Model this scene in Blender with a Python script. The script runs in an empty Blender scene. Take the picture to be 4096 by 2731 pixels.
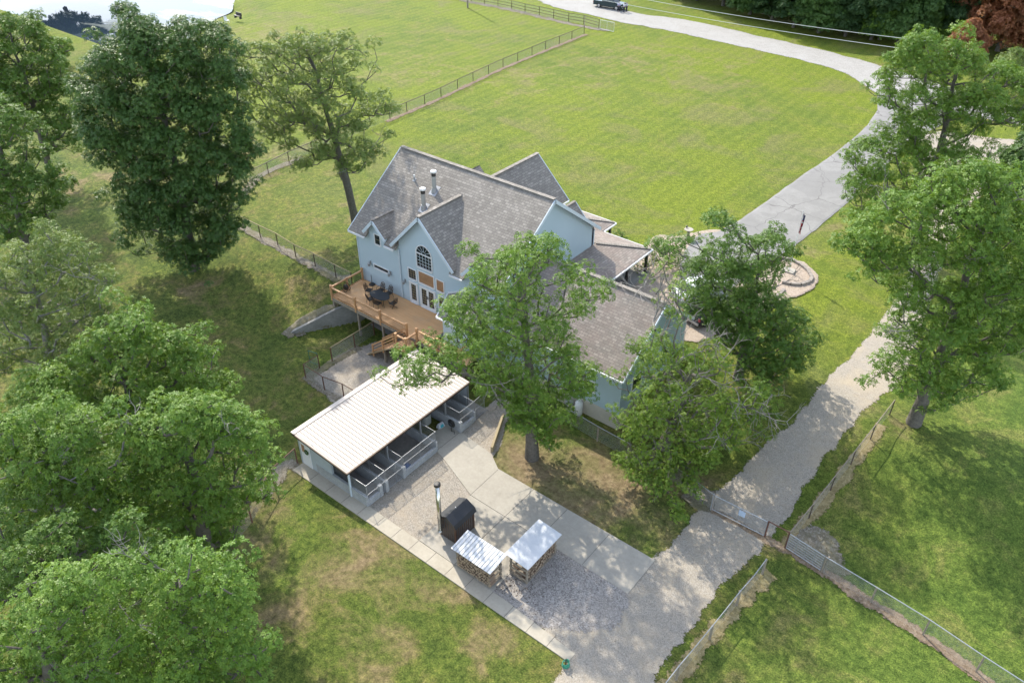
import bpy, bmesh, math, random
import numpy as np
from mathutils import Vector, Matrix
random.seed(7); np.random.seed(7)
R = math.radians
col = bpy.context.scene.collection
sc = bpy.context.scene

# ------------------------------------------------------------------ camera, sky, sun
CAMH, FOC, PITCH, ROLL, YAW = 38.0, 3184.0, R(36.0), R(0.2), R(-38.5)
FW = np.array([math.sin(YAW)*math.cos(PITCH), math.cos(YAW)*math.cos(PITCH), -math.sin(PITCH)])
r0 = np.array([math.cos(YAW), -math.sin(YAW), 0.0]); u0 = np.cross(r0, FW)
RT = r0*math.cos(ROLL)+u0*math.sin(ROLL); UP = -r0*math.sin(ROLL)+u0*math.cos(ROLL)
CAMP = np.array([0, 0, CAMH])
cd = bpy.data.cameras.new('camera'); cam = bpy.data.objects.new('camera', cd); col.objects.link(cam)
cd.sensor_width = 36; cd.lens = 36*FOC/4096; cd.clip_end = 3000; cd.clip_start = 0.5
cam.matrix_world = Matrix(((RT[0], UP[0], -FW[0], 0), (RT[1], UP[1], -FW[1], 0), (RT[2], UP[2], -FW[2], CAMH), (0, 0, 0, 1)))
sc.camera = cam
SUNAZ = R(155); SUNEL = R(42.3)     # direction to the sun, measured from +X
w = bpy.data.worlds.new('World'); sc.world = w; w.use_nodes = True
nt = w.node_tree; bg = nt.nodes['Background']; sky = nt.nodes.new('ShaderNodeTexSky')
sky.sky_type = 'NISHITA'; sky.sun_disc = False; sky.sun_elevation = SUNEL; sky.sun_rotation = R(90)-SUNAZ
sky.air_density = 1.0; sky.dust_density = 0.8; sky.ozone_density = 1.0
hs = nt.nodes.new('ShaderNodeHueSaturation'); hs.inputs['Saturation'].default_value = 0.62; nt.links.new(sky.outputs[0], hs.inputs['Color']); nt.links.new(hs.outputs[0], bg.inputs[0]); bg.inputs[1].default_value = 0.15
sd = bpy.data.lights.new('sun', 'SUN'); sd.energy = 2.2; sd.angle = R(0.8); sd.color = (1, 0.925, 0.79)
so = bpy.data.objects.new('sun', sd); col.objects.link(so); so.location = (-60, 60, 80)
tosun = Vector((math.cos(SUNAZ)*math.cos(SUNEL), math.sin(SUNAZ)*math.cos(SUNEL), math.sin(SUNEL)))
so.rotation_euler = (-tosun).to_track_quat('-Z', 'Y').to_euler()
sc.view_settings.view_transform = 'Standard'; sc.view_settings.look = 'None'
sc.view_settings.exposure = 1.6; sc.view_settings.gamma = 1.0; sc.view_settings.use_curve_mapping = False
sc.render.engine = 'CYCLES'
sc.cycles.max_bounces = 6; sc.cycles.diffuse_bounces = 3; sc.cycles.transparent_max_bounces = 12
sc.cycles.transmission_bounces = 3; sc.cycles.glossy_bounces = 3; sc.cycles.caustics_reflective = False; sc.cycles.caustics_refractive = False

# ------------------------------------------------------------------ pixel rays -> points (survey of the photograph)
K = 4096/2352.0
def ray(x, y): return FW*FOC+RT*(x-2048)-UP*(y-1365.5)
def P(x, y, z=0.0):
    d = ray(x, y); return CAMP+d*((z-CAMH)/d[2])
def PY(x, y, yy):
    d = ray(x, y); return CAMP+d*(yy/d[1])
def sst(t):
    t = np.clip(t, 0, 1); return t*t*(3-2*t)
RW = [(-47.25, 30.3), (-45.2, 33.5), (-44.2, 35.2), (-43.4, 37.4)]     # retaining wall line
def wallx(y):
    return np.interp(y, [p[1] for p in RW], [p[0] for p in RW])
def T(x, y):
    x = np.asarray(x, float); y = np.asarray(y, float)
    zl = 2.4*sst((y-28.5)/8.5); zw = 2.4*sst((y-5)/60); tw_ = sst((-48-x)/22); zl = zl*(1-tw_)+zw*tw_; zr = 2.4*sst((y-36)/11.0)
    d = (x-wallx(y))
    cut = np.clip(d/0.16*0.5+0.5, 0, 1)
    soft = sst((x+47.6)/3.5)
    wgt = np.where(y < 30.3, soft, np.where(y < 37.4, cut, sst((x+46)/14)))
    z = zl*(1-wgt)+zr*wgt
    rr = np.hypot(x+35, y-35); far = sst((rr-45)/60)
    z = z+far*(0.5*np.sin(x*0.03+1)+0.4*np.sin(y*0.041+x*0.013))*0.25
    return z
def G(x, y):        # overview (2352 wide) pixel -> ground point
    x *= K; y *= K; z = 1.2
    for _ in range(12):
        p = P(x, y, z); z = 0.5*z+0.5*float(T(p[0], p[1]))
    for _ in range(6):
        p = P(x, y, z); z = float(T(p[0], p[1]))
    return p
def GF(x, y): return G(x/K, y/K)
def tz(x, y): return float(T(x, y))

# ------------------------------------------------------------------ materials
def new(name):
    m = bpy.data.materials.new(name); m.use_nodes = True
    return m, m.node_tree, m.node_tree.nodes['Principled BSDF']
def c4(c): return (c[0], c[1], c[2], 1)
def N(nt, t, **kw):
    n = nt.nodes.new(t)
    for k, v in kw.items(): setattr(n, k, v)
    return n
def noise(nt, vec, scale, detail=4, rough=0.6, dist=0):
    n = N(nt, 'ShaderNodeTexNoise'); n.inputs['Scale'].default_value = scale; n.inputs['Detail'].default_value = detail
    n.inputs['Roughness'].default_value = rough; n.inputs['Distortion'].default_value = dist
    nt.links.new(vec, n.inputs['Vector']); return n.outputs['Fac']
def ramp(nt, fac, stops, interp='LINEAR'):
    r = N(nt, 'ShaderNodeValToRGB'); r.color_ramp.interpolation = interp
    el = r.color_ramp.elements
    while len(el) < len(stops): el.new(0.5)
    for e, (p, c) in zip(el, stops):
        e.position = p; e.color = c4(c) if len(c) == 3 else c
    nt.links.new(fac, r.inputs[0]); return r.outputs[0]
def mix(nt, fac, a, b, blend='MIX'):
    m = N(nt, 'ShaderNodeMix', data_type='RGBA', blend_type=blend)
    for s, v in ((m.inputs[0], fac), (m.inputs[6], a), (m.inputs[7], b)):
        if isinstance(v, (int, float)): s.default_value = v
        elif isinstance(v, tuple): s.default_value = c4(v)
        else: nt.links.new(v, s)
    return m.outputs[2]
def bump(nt, b, h, strength, dist=0.02):
    n = N(nt, 'ShaderNodeBump'); n.inputs['Strength'].default_value = strength; n.inputs['Distance'].default_value = dist
    nt.links.new(h, n.inputs['Height']); nt.links.new(n.outputs[0], b.inputs['Normal'])
def pos(nt): return N(nt, 'ShaderNodeNewGeometry').outputs['Position']
def simple(name, c, rough=0.6, metal=0, var=0.15, scale=3.0, spec=0.5, c2=None, bmp=0.0, fine=40.0):
    m, nt, b = new(name); v = pos(nt)
    d = c2 if c2 else tuple(max(0, x*(1-var*2)) for x in c)
    f = noise(nt, v, scale, 5, 0.65); col_ = ramp(nt, f, [(0.3, d), (0.7, c)])
    g = noise(nt, v, fine, 2, 0.5)
    col_ = mix(nt, var, col_, ramp(nt, g, [(0.3, tuple(x*0.5 for x in c)), (0.7, tuple(min(1, x*1.3) for x in c))]))
    nt.links.new(col_, b.inputs['Base Color']); b.inputs['Roughness'].default_value = rough
    b.inputs['Metallic'].default_value = metal; b.inputs['Specular IOR Level'].default_value = spec
    if bmp: bump(nt, b, g, bmp)
    return m
M = {}
# grass
def grass_mat(name, tall=False):
    m, nt, b = new(name); v = pos(nt)
    big = noise(nt, v, 0.055, 5, 0.6, 0.6); mid = noise(nt, v, 0.33, 6, 0.68, 0.5); sm = noise(nt, v, 2.6, 5, 0.75); fi = noise(nt, v, 11.0, 3, 0.7)
    sep = N(nt, 'ShaderNodeSeparateXYZ'); nt.links.new(v, sep.inputs[0])
    far = N(nt, 'ShaderNodeMapRange'); nt.links.new(sep.outputs[1], far.inputs[0]); far.inputs[1].default_value = 34; far.inputs[2].default_value = 62
    lg = noise(nt, v, 0.14, 4, 0.65, 0.8)
    lg = noise(nt, v, 0.14, 4, 0.65, 0.8)
    nearc = ramp(nt, mid, [(0.34, (0.064, 0.096, 0.020)), (0.45, (0.092, 0.124, 0.026)), (0.54, (0.124, 0.138, 0.036)), (0.62, (0.160, 0.145, 0.056)), (0.70, (0.215, 0.172, 0.092))])
    nearc = mix(nt, ramp(nt, lg, [(0.50, (0, 0, 0)), (0.66, (0.6, 0.6, 0.6))]), nearc, ramp(nt, sm, [(0.35, (0.080, 0.132, 0.022)), (0.65, (0.128, 0.172, 0.032))]))
    farc = ramp(nt, mid, [(0.34, (0.086, 0.128, 0.018)), (0.47, (0.110, 0.150, 0.021)), (0.56, (0.132, 0.163, 0.025)), (0.70, (0.158, 0.160, 0.040))])
    farc = mix(nt, ramp(nt, big, [(0.44, (0, 0, 0)), (0.58, (0.8, 0.8, 0.8))]), farc, (0.145, 0.185, 0.016))
    farc = mix(nt, ramp(nt, lg, [(0.50, (0, 0, 0)), (0.66, (0.7, 0.7, 0.7))]), farc, (0.158, 0.150, 0.062))
    # mowing lines and dryness
    wv = N(nt, 'ShaderNodeTexWave', wave_type='BANDS', bands_direction='X'); nt.links.new(v, wv.inputs['Vector'])
    wv.inputs['Scale'].default_value = 0.21; wv.inputs['Distortion'].default_value = 3.0; wv.inputs['Detail'].default_value = 2; wv.inputs['Detail Scale'].default_value = 0.4
    farc = mix(nt, 0.10, farc, ramp(nt, wv.outputs['Fac'], [(0, (0.09, 0.15, 0.012)), (1, (0.28, 0.34, 0.05))]))
    c = mix(nt, far.outputs[0], nearc, farc)
    # lush green patch on the right hand pasture
    px = N(nt, 'ShaderNodeMapRange'); nt.links.new(sep.outputs[0], px.inputs[0]); px.inputs[1].default_value = -9; px.inputs[2].default_value = 1
    c = mix(nt, px.outputs[0], c, ramp(nt, mid, [(0.35, (0.070, 0.118, 0.022)), (0.52, (0.105, 0.155, 0.030)), (0.66, (0.155, 0.172, 0.05))]))
    sf = N(nt, 'ShaderNodeMapRange'); nt.links.new(far.outputs[0], sf.inputs[0]); sf.inputs[3].default_value = 0.8; sf.inputs[4].default_value = 0.38
    c = mix(nt, sf.outputs[0], c, ramp(nt, sm, [(0.32, (0.16, 0.2, 0.14)), (0.5, (0.5, 0.5, 0.48)), (0.68, (0.95, 0.84, 0.78))]), 'OVERLAY')
    c = mix(nt, 0.8, c, ramp(nt, fi, [(0.30, (0.18, 0.2, 0.15)), (0.5, (0.5, 0.5, 0.48)), (0.70, (0.95, 0.9, 0.82))]), 'OVERLAY')
    at = N(nt, 'ShaderNodeAttribute', attribute_name='dry')
    dryc = ramp(nt, sm, [(0.3, (0.12, 0.085, 0.05)), (0.5, (0.24, 0.18, 0.105)), (0.7, (0.36, 0.28, 0.17))])
    dm = N(nt, 'ShaderNodeMath', operation='ADD'); nt.links.new(at.outputs['Fac'], dm.inputs[0])
    dm2 = N(nt, 'ShaderNodeMath', operation='SUBTRACT'); nt.links.new(mid, dm2.inputs[0]); dm2.inputs[1].default_value = 0.5
    dm3 = N(nt, 'ShaderNodeMath', operation='MULTIPLY'); nt.links.new(dm2.outputs[0], dm3.inputs[0]); dm3.inputs[1].default_value = 1.6
    nt.links.new(dm3.outputs[0], dm.inputs[1])
    c = mix(nt, ramp(nt, dm.outputs[0], [(0.3, (0, 0, 0)), (0.95, (1, 1, 1))]), c, dryc)
    nt.links.new(c, b.inputs['Base Color']); b.inputs['Roughness'].default_value = 0.85; b.inputs['Specular IOR Level'].default_value = 0.15
    bh = N(nt, 'ShaderNodeMath', operation='ADD'); nt.links.new(sm, bh.inputs[0]); nt.links.new(fi, bh.inputs[1])
    bump(nt, b, bh.outputs[0], 0.9, 0.12)
    return m
M['grass'] = grass_mat('grass')
def gravel_mat(name, a, bb, cc, sc1=9.0, patch=(0.5, 0.45, 0.38), leaf=0.0, pk=0.4):
    m, nt, b = new(name); v = pos(nt)
    vo = N(nt, 'ShaderNodeTexVoronoi'); vo.inputs['Scale'].default_value = sc1; nt.links.new(v, vo.inputs['Vector'])
    sepc = N(nt, 'ShaderNodeSeparateColor'); nt.links.new(vo.outputs['Color'], sepc.inputs[0])
    c = ramp(nt, sepc.outputs[0], [(0.0, a), (0.45, bb), (1.0, cc)])
    f2 = noise(nt, v, 16, 4, 0.8); c = mix(nt, 0.42, c, ramp(nt, f2, [(0.32, tuple(x*0.45 for x in a)), (0.5, bb), (0.68, tuple(min(0.9, x*1.15) for x in cc))]))
    n1 = noise(nt, v, 0.35, 6, 0.7, 0.4); c = mix(nt, ramp(nt, n1, [(0.45, (0, 0, 0)), (0.68, (pk, pk, pk))]), c, patch)
    n3 = noise(nt, v, 1.1, 4, 0.7); c = mix(nt, ramp(nt, n3, [(0.5, (0, 0, 0)), (0.75, (0.35, 0.35, 0.35))]), c, tuple(x*0.7 for x in bb))
    if leaf:
        n2 = noise(nt, v, 6.5, 3, 0.8, 1.5); c = mix(nt, ramp(nt, n2, [(0.58, (0, 0, 0)), (0.66, (leaf,)*3)]), c, (0.09, 0.06, 0.05))
    nt.links.new(c, b.inputs['Base Color']); b.inputs['Roughness'].default_value = 0.9; b.inputs['Specular IOR Level'].default_value = 0.2
    bump(nt, b, vo.outputs['Distance'], 0.7, 0.03)
    ed = N(nt, 'ShaderNodeAttribute', attribute_name='edge'); ne = noise(nt, v, 5.0, 5, 0.8)
    e1 = N(nt, 'ShaderNodeMapRange'); nt.links.new(ne, e1.inputs[0]); e1.inputs[1].default_value = 0.33; e1.inputs[2].default_value = 0.67; e1.inputs[3].default_value = 0.02; e1.inputs[4].default_value = 0.9
    gt = N(nt, 'ShaderNodeMath', operation='GREATER_THAN'); nt.links.new(ed.outputs['Fac'], gt.inputs[0]); nt.links.new(e1.outputs[0], gt.inputs[1]); nt.links.new(gt.outputs[0], b.inputs['Alpha'])
    return m
M['gravel'] = gravel_mat('gravel', (0.225, 0.20, 0.165), (0.335, 0.30, 0.25), (0.44, 0.40, 0.34), 22, (0.41, 0.345, 0.255), 0.45, 0.85)
M['gravel_white'] = gravel_mat('gravel_white', (0.24, 0.232, 0.215), (0.315, 0.305, 0.285), (0.385, 0.372, 0.35), 9, (0.36, 0.355, 0.34), 0.0, 0.6)
M['gravel_leafy'] = gravel_mat('gravel_leafy', (0.12, 0.108, 0.10), (0.28, 0.26, 0.24), (0.46, 0.43, 0.40), 14, (0.34, 0.295, 0.24), 0.9)
M['gravel_run'] = gravel_mat('gravel_run', (0.19, 0.168, 0.142), (0.30, 0.27, 0.23), (0.42, 0.385, 0.335), 15, (0.37, 0.30, 0.215), 0.15, 0.6)
M['rocks'] = gravel_mat('rocks', (0.11, 0.095, 0.07), (0.19, 0.165, 0.125), (0.34, 0.31, 0.26), 8, (0.15, 0.14, 0.07), 0.6, 0.9)
M['dirt'] = gravel_mat('dirt', (0.14, 0.10, 0.065), (0.22, 0.165, 0.11), (0.33, 0.265, 0.195), 7, (0.2, 0.14, 0.09), 0.5)
M['straw'] = gravel_mat('straw', (0.16, 0.125, 0.06), (0.25, 0.20, 0.10), (0.36, 0.30, 0.17), 7, (0.16, 0.17, 0.06), 0.2)
M['pebbles'] = gravel_mat('pebbles', (0.24, 0.19, 0.145), (0.35, 0.285, 0.225), (0.45, 0.38, 0.31), 11, (0.38, 0.31, 0.25))
def concrete(name, a, b_, joints=None):
    m, nt, b = new(name); v = pos(nt)
    c = ramp(nt, noise(nt, v, 0.5, 6, 0.65, 0.5), [(0.3, a), (0.7, b_)])
    c = mix(nt, 0.25, c, ramp(nt, noise(nt, v, 5.0, 5, 0.7), [(0.3, tuple(x*0.6 for x in a)), (0.65, b_)]))
    c = mix(nt, ramp(nt, noise(nt, v, 8.0, 3, 0.85, 1.0), [(0.70, (0, 0, 0)), (0.76, (0.6, 0.6, 0.6))]), c, tuple(x*0.35 for x in a))
    nt.links.new(c, b.inputs['Base Color']); b.inputs['Roughness'].default_value = 0.85; b.inputs['Specular IOR Level'].default_value = 0.25
    if name == 'drive':
        vo = N(nt, 'ShaderNodeTexVoronoi', feature='DISTANCE_TO_EDGE'); vo.inputs['Scale'].default_value = 0.22; wv_ = N(nt, 'ShaderNodeVectorMath', operation='ADD'); nz_ = N(nt, 'ShaderNodeTexNoise'); nz_.inputs['Scale'].default_value = 0.8; nt.links.new(v, nz_.inputs['Vector']); nt.links.new(v, wv_.inputs[0]); nt.links.new(nz_.outputs['Color'], wv_.inputs[1]); nt.links.new(wv_.outputs[0], vo.inputs['Vector'])
        c = mix(nt, ramp(nt, vo.outputs['Distance'], [(0.004, (0.7, 0.7, 0.7)), (0.014, (0, 0, 0))]), c, (0.11, 0.105, 0.10))
        c = mix(nt, ramp(nt, noise(nt, v, 0.12, 4, 0.6, 1.0), [(0.5, (0, 0, 0)), (0.53, (0.5, 0.5, 0.5))]), c, (0.19, 0.186, 0.178)); nt.links.new(c, b.inputs['Base Color'])
    bump(nt, b, noise(nt, v, 30, 3, 0.7), 0.15); return m
M['slab'] = concrete('slab', (0.33, 0.302, 0.255), (0.41, 0.38, 0.325))
M['strip'] = concrete('strip', (0.37, 0.33, 0.265), (0.45, 0.41, 0.335))
M['drive'] = concrete('drive', (0.205, 0.20, 0.19), (0.275, 0.27, 0.258))
M['oldconc'] = concrete('oldconc', (0.17, 0.165, 0.155), (0.34, 0.33, 0.31))
M['joint'] = simple('joint', (0.12, 0.11, 0.1), 0.9)
# shingles, uses uv in metres
def shingles(name, a, b_, c_, red=0.0):
    m, nt, b = new(name); uv = N(nt, 'ShaderNodeUVMap').outputs[0]; v = pos(nt)
    br = N(nt, 'ShaderNodeTexBrick'); nt.links.new(uv, br.inputs['Vector'])
    br.inputs['Scale'].default_value = 1; br.inputs['Brick Width'].default_value = 0.42; br.inputs['Row Height'].default_value = 0.21
    br.inputs['Mortar Size'].default_value = 0.02; br.inputs['Mortar Smooth'].default_value = 0.2; br.inputs['Bias'].default_value = 0.1
    br.inputs['Color1'].default_value = c4(a); br.inputs['Color2'].default_value = c4(b_); br.inputs['Mortar'].default_value = c4(tuple(x*0.45 for x in a))  # dark mortar colour paints the shadow lines around the shingle tabs
    br2 = N(nt, 'ShaderNodeTexBrick'); nt.links.new(uv, br2.inputs['Vector']); br2.offset = 0.37
    br2.inputs['Scale'].default_value = 1; br2.inputs['Brick Width'].default_value = 0.30; br2.inputs['Row Height'].default_value = 0.21; br2.inputs['Mortar Size'].default_value = 0
    br2.inputs['Color1'].default_value = (1, 1, 1, 1); br2.inputs['Color2'].default_value = (0, 0, 0, 1); br2.inputs['Bias'].default_value = -0.2
    c = mix(nt, br2.outputs['Color'], br.outputs['Color'], c_); c = mix(nt, 0.35, c, br.outputs['Color'])
    if red: c = mix(nt, ramp(nt, noise(nt, v, 0.5, 5, 0.7), [(0.4, (0, 0, 0)), (0.62, (red,)*3)]), c, (0.33, 0.20, 0.165))
    c = mix(nt, 0.2, c, ramp(nt, noise(nt, v, 14, 3, 0.8), [(0.3, tuple(x*0.35 for x in a)), (0.7, tuple(x*1.8 for x in a))]))
    c = mix(nt, 0.2, c, ramp(nt, noise(nt, v, 0.6, 4, 0.6), [(0.3, tuple(x*0.75 for x in a)), (0.7, b_)]))
    nt.links.new(c, b.inputs['Base Color']); b.inputs['Roughness'].default_value = 0.92; b.inputs['Specular IOR Level'].default_value = 0.2
    bump(nt, b, br.outputs['Fac'], -0.5, 0.02) if False else bump(nt, b, noise(nt, v, 20, 3, 0.8), 0.5, 0.02)
    return m
M['shingle'] = shingles('shingle', (0.235, 0.215, 0.188), (0.425, 0.39, 0.345), (0.125, 0.113, 0.102))
M['shingle_brown'] = shingles('shingle_brown', (0.24, 0.212, 0.185), (0.43, 0.385, 0.34), (0.13, 0.116, 0.104), 0.25)
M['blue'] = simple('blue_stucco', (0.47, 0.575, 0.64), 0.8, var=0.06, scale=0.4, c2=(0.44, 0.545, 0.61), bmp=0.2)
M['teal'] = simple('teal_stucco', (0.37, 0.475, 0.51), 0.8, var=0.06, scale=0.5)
M['trim'] = simple('white_trim', (0.74, 0.75, 0.76), 0.5, var=0.04)
M['bluetrim'] = simple('blue_white_trim', (0.60, 0.68, 0.74), 0.5, var=0.04)
M['dark'] = simple('dark_metal', (0.035, 0.033, 0.032), 0.45, var=0.1)
M['bronze'] = simple('bronze', (0.075, 0.05, 0.035), 0.5, 0.3, var=0.1)
M['brown_pipe'] = simple('brown_pipe', (0.085, 0.055, 0.04), 0.6, var=0.2, scale=6)
M['rust_pipe'] = simple('rust_pipe', (0.16, 0.075, 0.05), 0.7, var=0.2, scale=6)
M['galv'] = simple('galvanised', (0.40, 0.415, 0.435), 0.42, 0.5, var=0.1)
M['steel'] = simple('stainless', (0.62, 0.6, 0.56), 0.22, 0.95, var=0.05)
M['whitepaint'] = simple('white_paint', (0.75, 0.75, 0.73), 0.5, var=0.06)
M['foundation'] = simple('foundation', (0.52, 0.48, 0.40), 0.9, var=0.1, scale=1.5)
M['cmu'] = None
def cmu():
    m, nt, b = new('block_wall'); uv = N(nt, 'ShaderNodeUVMap').outputs[0]; v = pos(nt)
    br = N(nt, 'ShaderNodeTexBrick'); nt.links.new(uv, br.inputs['Vector']); br.inputs['Scale'].default_value = 1
    br.inputs['Brick Width'].default_value = 0.4; br.inputs['Row Height'].default_value = 0.2; br.inputs['Mortar Size'].default_value = 0.012
    br.inputs['Color1'].default_value = (0.36, 0.375, 0.39, 1); br.inputs['Color2'].default_value = (0.44, 0.455, 0.465, 1); br.inputs['Mortar'].default_value = (0.22, 0.225, 0.23, 1)
    c = mix(nt, 0.45, br.outputs['Color'], ramp(nt, noise(nt, v, 1.6, 6, 0.75), [(0.3, (0.17, 0.18, 0.19)), (0.7, (0.42, 0.43, 0.43))]))
    nt.links.new(c, b.inputs['Base Color']); b.inputs['Roughness'].default_value = 0.9; bump(nt, b, noise(nt, v, 25, 3), 0.3); return m
M['cmu'] = cmu()
M['siding'] = simple('grey_siding', (0.42, 0.47, 0.51), 0.7, var=0.05)
def metal_roof(name, a, b_, rough, period, axis, metal=0.0):
    m, nt, b = new(name); v = pos(nt)
    c = ramp(nt, noise(nt, v, 0.45, 6, 0.7, 0.8), [(0.35, a), (0.65, b_)])
    c = mix(nt, 0.22, c, ramp(nt, noise(nt, v, 7, 4, 0.8), [(0.3, tuple(x*0.6 for x in a)), (0.7, b_)]))
    nt.links.new(c, b.inputs['Base Color']); b.inputs['Roughness'].default_value = rough; b.inputs['Metallic'].default_value = metal; return m
M['tinroof'] = metal_roof('cream_metal_roof', (0.53, 0.46, 0.395), (0.59, 0.525, 0.465), 0.5, 0.3, 0)
M['galvroof'] = metal_roof('galvanised_roof', (0.52, 0.54, 0.57), (0.60, 0.62, 0.65), 0.4, 0.3, 0, 0.12)
M['rib'] = simple('rust_streak_rib', (0.47, 0.38, 0.32), 0.7, var=0.15)
M['wood'] = simple('stained_wood', (0.54, 0.30, 0.14), 0.6, var=0.12, scale=1.2, c2=(0.42, 0.235, 0.115))
def planks():
    m, nt, b = new('deck_boards'); v = pos(nt)
    sep = N(nt, 'ShaderNodeSeparateXYZ'); nt.links.new(v, sep.inputs[0])
    mp = N(nt, 'ShaderNodeVectorMath', operation='MULTIPLY'); mp.inputs[1].default_value = (0.6, 7.1, 1); nt.links.new(v, mp.inputs[0])
    c = ramp(nt, noise(nt, mp.outputs[0], 1.0, 4, 0.7), [(0.3, (0.62, 0.335, 0.145)), (0.7, (0.74, 0.44, 0.21))])
    c = mix(nt, ramp(nt, noise(nt, v, 0.55, 5, 0.7), [(0.5, (0, 0, 0)), (0.72, (0.5, 0.5, 0.5))]), c, (0.46, 0.33, 0.22))
    fr = N(nt, 'ShaderNodeMath', operation='FRACT'); ml = N(nt, 'ShaderNodeMath', operation='MULTIPLY'); ml.inputs[1].default_value = 7.1
    nt.links.new(sep.outputs[1], ml.inputs[0]); nt.links.new(ml.outputs[0], fr.inputs[0])
    c = mix(nt, ramp(nt, fr.outputs[0], [(0.0, (0.6, 0.6, 0.6)), (0.07, (0, 0, 0))]), c, (0.15, 0.08, 0.04))
    nt.links.new(c, b.inputs['Base Color']); b.inputs['Roughness'].default_value = 0.6; return m
M['deck'] = planks()
M['greywood'] = simple('weathered_wood', (0.30, 0.255, 0.20), 0.85, var=0.2, scale=4)
M['tanwood'] = simple('treated_timber', (0.36, 0.29, 0.17), 0.8, var=0.15, scale=3)
M['bark'] = simple('bark', (0.15, 0.135, 0.115), 0.95, var=0.3, scale=5, bmp=0.8, fine=14)
M['bark_pale'] = simple('bark_pale', (0.27, 0.255, 0.235), 0.95, var=0.3, scale=5, bmp=0.6, fine=14)
M['bare'] = simple('bare_twig', (0.26, 0.24, 0.22), 0.9, var=0.2, scale=5)
def glass():
    m, nt, b = new('window_glass'); v = pos(nt)
    c = ramp(nt, noise(nt, v, 1.3, 3), [(0.4, (0.02, 0.025, 0.03)), (0.7, (0.06, 0.06, 0.06))])
    nt.links.new(c, b.inputs['Base Color']); b.inputs['Roughness'].default_value = 0.06; b.inputs['Specular IOR Level'].default_value = 0.6; return m
M['glass'] = glass()
M['blind'] = simple('tan_blind', (0.42, 0.24, 0.13), 0.5, var=0.2, scale=2)
M['black_shingle'] = simple('black_roof_sheet', (0.028, 0.03, 0.036), 0.42, var=0.12)
M['charcoal'] = simple('charcoal_panel', (0.062, 0.056, 0.055), 0.55, var=0.1)
M['rustbrown'] = simple('brown_corner', (0.13, 0.065, 0.04), 0.6)
M['log'] = simple('split_log', (0.30, 0.205, 0.135), 0.9, var=0.3, scale=5, c2=(0.10, 0.075, 0.06))
M['log_end'] = simple('log_end', (0.42, 0.32, 0.22), 0.9, var=0.3, scale=5, c2=(0.16, 0.12, 0.09))
M['stone'] = simple('bed_stone', (0.33, 0.29, 0.25), 0.9, var=0.25, scale=3, bmp=0.6)
M['red'] = simple('flag_red', (0.42, 0.02, 0.035), 0.7); M['navy'] = simple('flag_blue', (0.03, 0.035, 0.10), 0.7); M['fwhite'] = simple('flag_white', (0.7, 0.68, 0.66), 0.7)
M['truck'] = simple('truck_paint', (0.012, 0.035, 0.042), 0.18, 0.3, var=0.03, spec=0.7)
M['tyre'] = simple('tyre', (0.02, 0.02, 0.02), 0.8); M['rim'] = simple('rim', (0.55, 0.55, 0.56), 0.3, 0.7)
M['carwhite'] = simple('white_car_paint', (0.75, 0.77, 0.78), 0.2, 0, var=0.02); M['cardark'] = simple('dark_car_paint', (0.03, 0.032, 0.038), 0.2, 0.2, var=0.02)
M['taillight'] = simple('tail_lamp', (0.35, 0.03, 0.05), 0.3); M['headlight'] = simple('head_lamp', (0.7, 0.7, 0.68), 0.15)
M['skin'] = simple('skin', (0.45, 0.27, 0.2), 0.6); M['hair'] = simple('hair', (0.06, 0.04, 0.03), 0.7); M['hair_grey'] = simple('grey_hair', (0.5, 0.48, 0.46), 0.7)
M['lav'] = simple('lavender_shirt', (0.50, 0.48, 0.66), 0.8); M['whshirt'] = simple('white_shirt', (0.66, 0.66, 0.74), 0.8); M['jeans'] = simple('dark_trousers', (0.03, 0.032, 0.06), 0.9)
M['green_pipe'] = simple('green_pipe', (0.03, 0.14, 0.09), 0.5); M['bluemat'] = simple('blue_plastic', (0.03, 0.12, 0.35), 0.4)
M['ac'] = simple('ac_cabinet', (0.34, 0.345, 0.32), 0.6, var=0.06); M['bag'] = simple('teal_print', (0.07, 0.42, 0.5), 0.4); M['bagwhite'] = simple('bag_white', (0.7, 0.72, 0.74), 0.4)
M['sign'] = simple('pale_blue_sign', (0.48, 0.58, 0.72), 0.4); M['hosegreen'] = simple('hose_green', (0.03, 0.25, 0.16), 0.4)
M['leaf_litter'] = simple('leaf_litter', (0.10, 0.07, 0.05), 0.9, var=0.3, scale=8)
def chain():
    m, nt, b = new('chain_link'); uv = N(nt, 'ShaderNodeUVMap').outputs[0]
    sep = N(nt, 'ShaderNodeSeparateXYZ'); nt.links.new(uv, sep.inputs[0])
    def band(op):
        a = N(nt, 'ShaderNodeMath', operation=op); nt.links.new(sep.outputs[0], a.inputs[0]); nt.links.new(sep.outputs[1], a.inputs[1])
        s = N(nt, 'ShaderNodeMath', operation='MULTIPLY'); s.inputs[1].default_value = 14; nt.links.new(a.outputs[0], s.inputs[0])
        f = N(nt, 'ShaderNodeMath', operation='FRACT'); nt.links.new(s.outputs[0], f.inputs[0])
        l = N(nt, 'ShaderNodeMath', operation='LESS_THAN'); l.inputs[1].default_value = 0.12; nt.links.new(f.outputs[0], l.inputs[0]); return l.outputs[0]
    mx = N(nt, 'ShaderNodeMath', operation='MAXIMUM'); nt.links.new(band('ADD'), mx.inputs[0]); nt.links.new(band('SUBTRACT'), mx.inputs[1])
    nt.links.new(mx.outputs[0], b.inputs['Alpha']); b.inputs['Base Color'].default_value = (0.4, 0.42, 0.44, 1); b.inputs['Metallic'].default_value = 0.4; b.inputs['Roughness'].default_value = 0.5
    return m
M['chain'] = chain()
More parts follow.
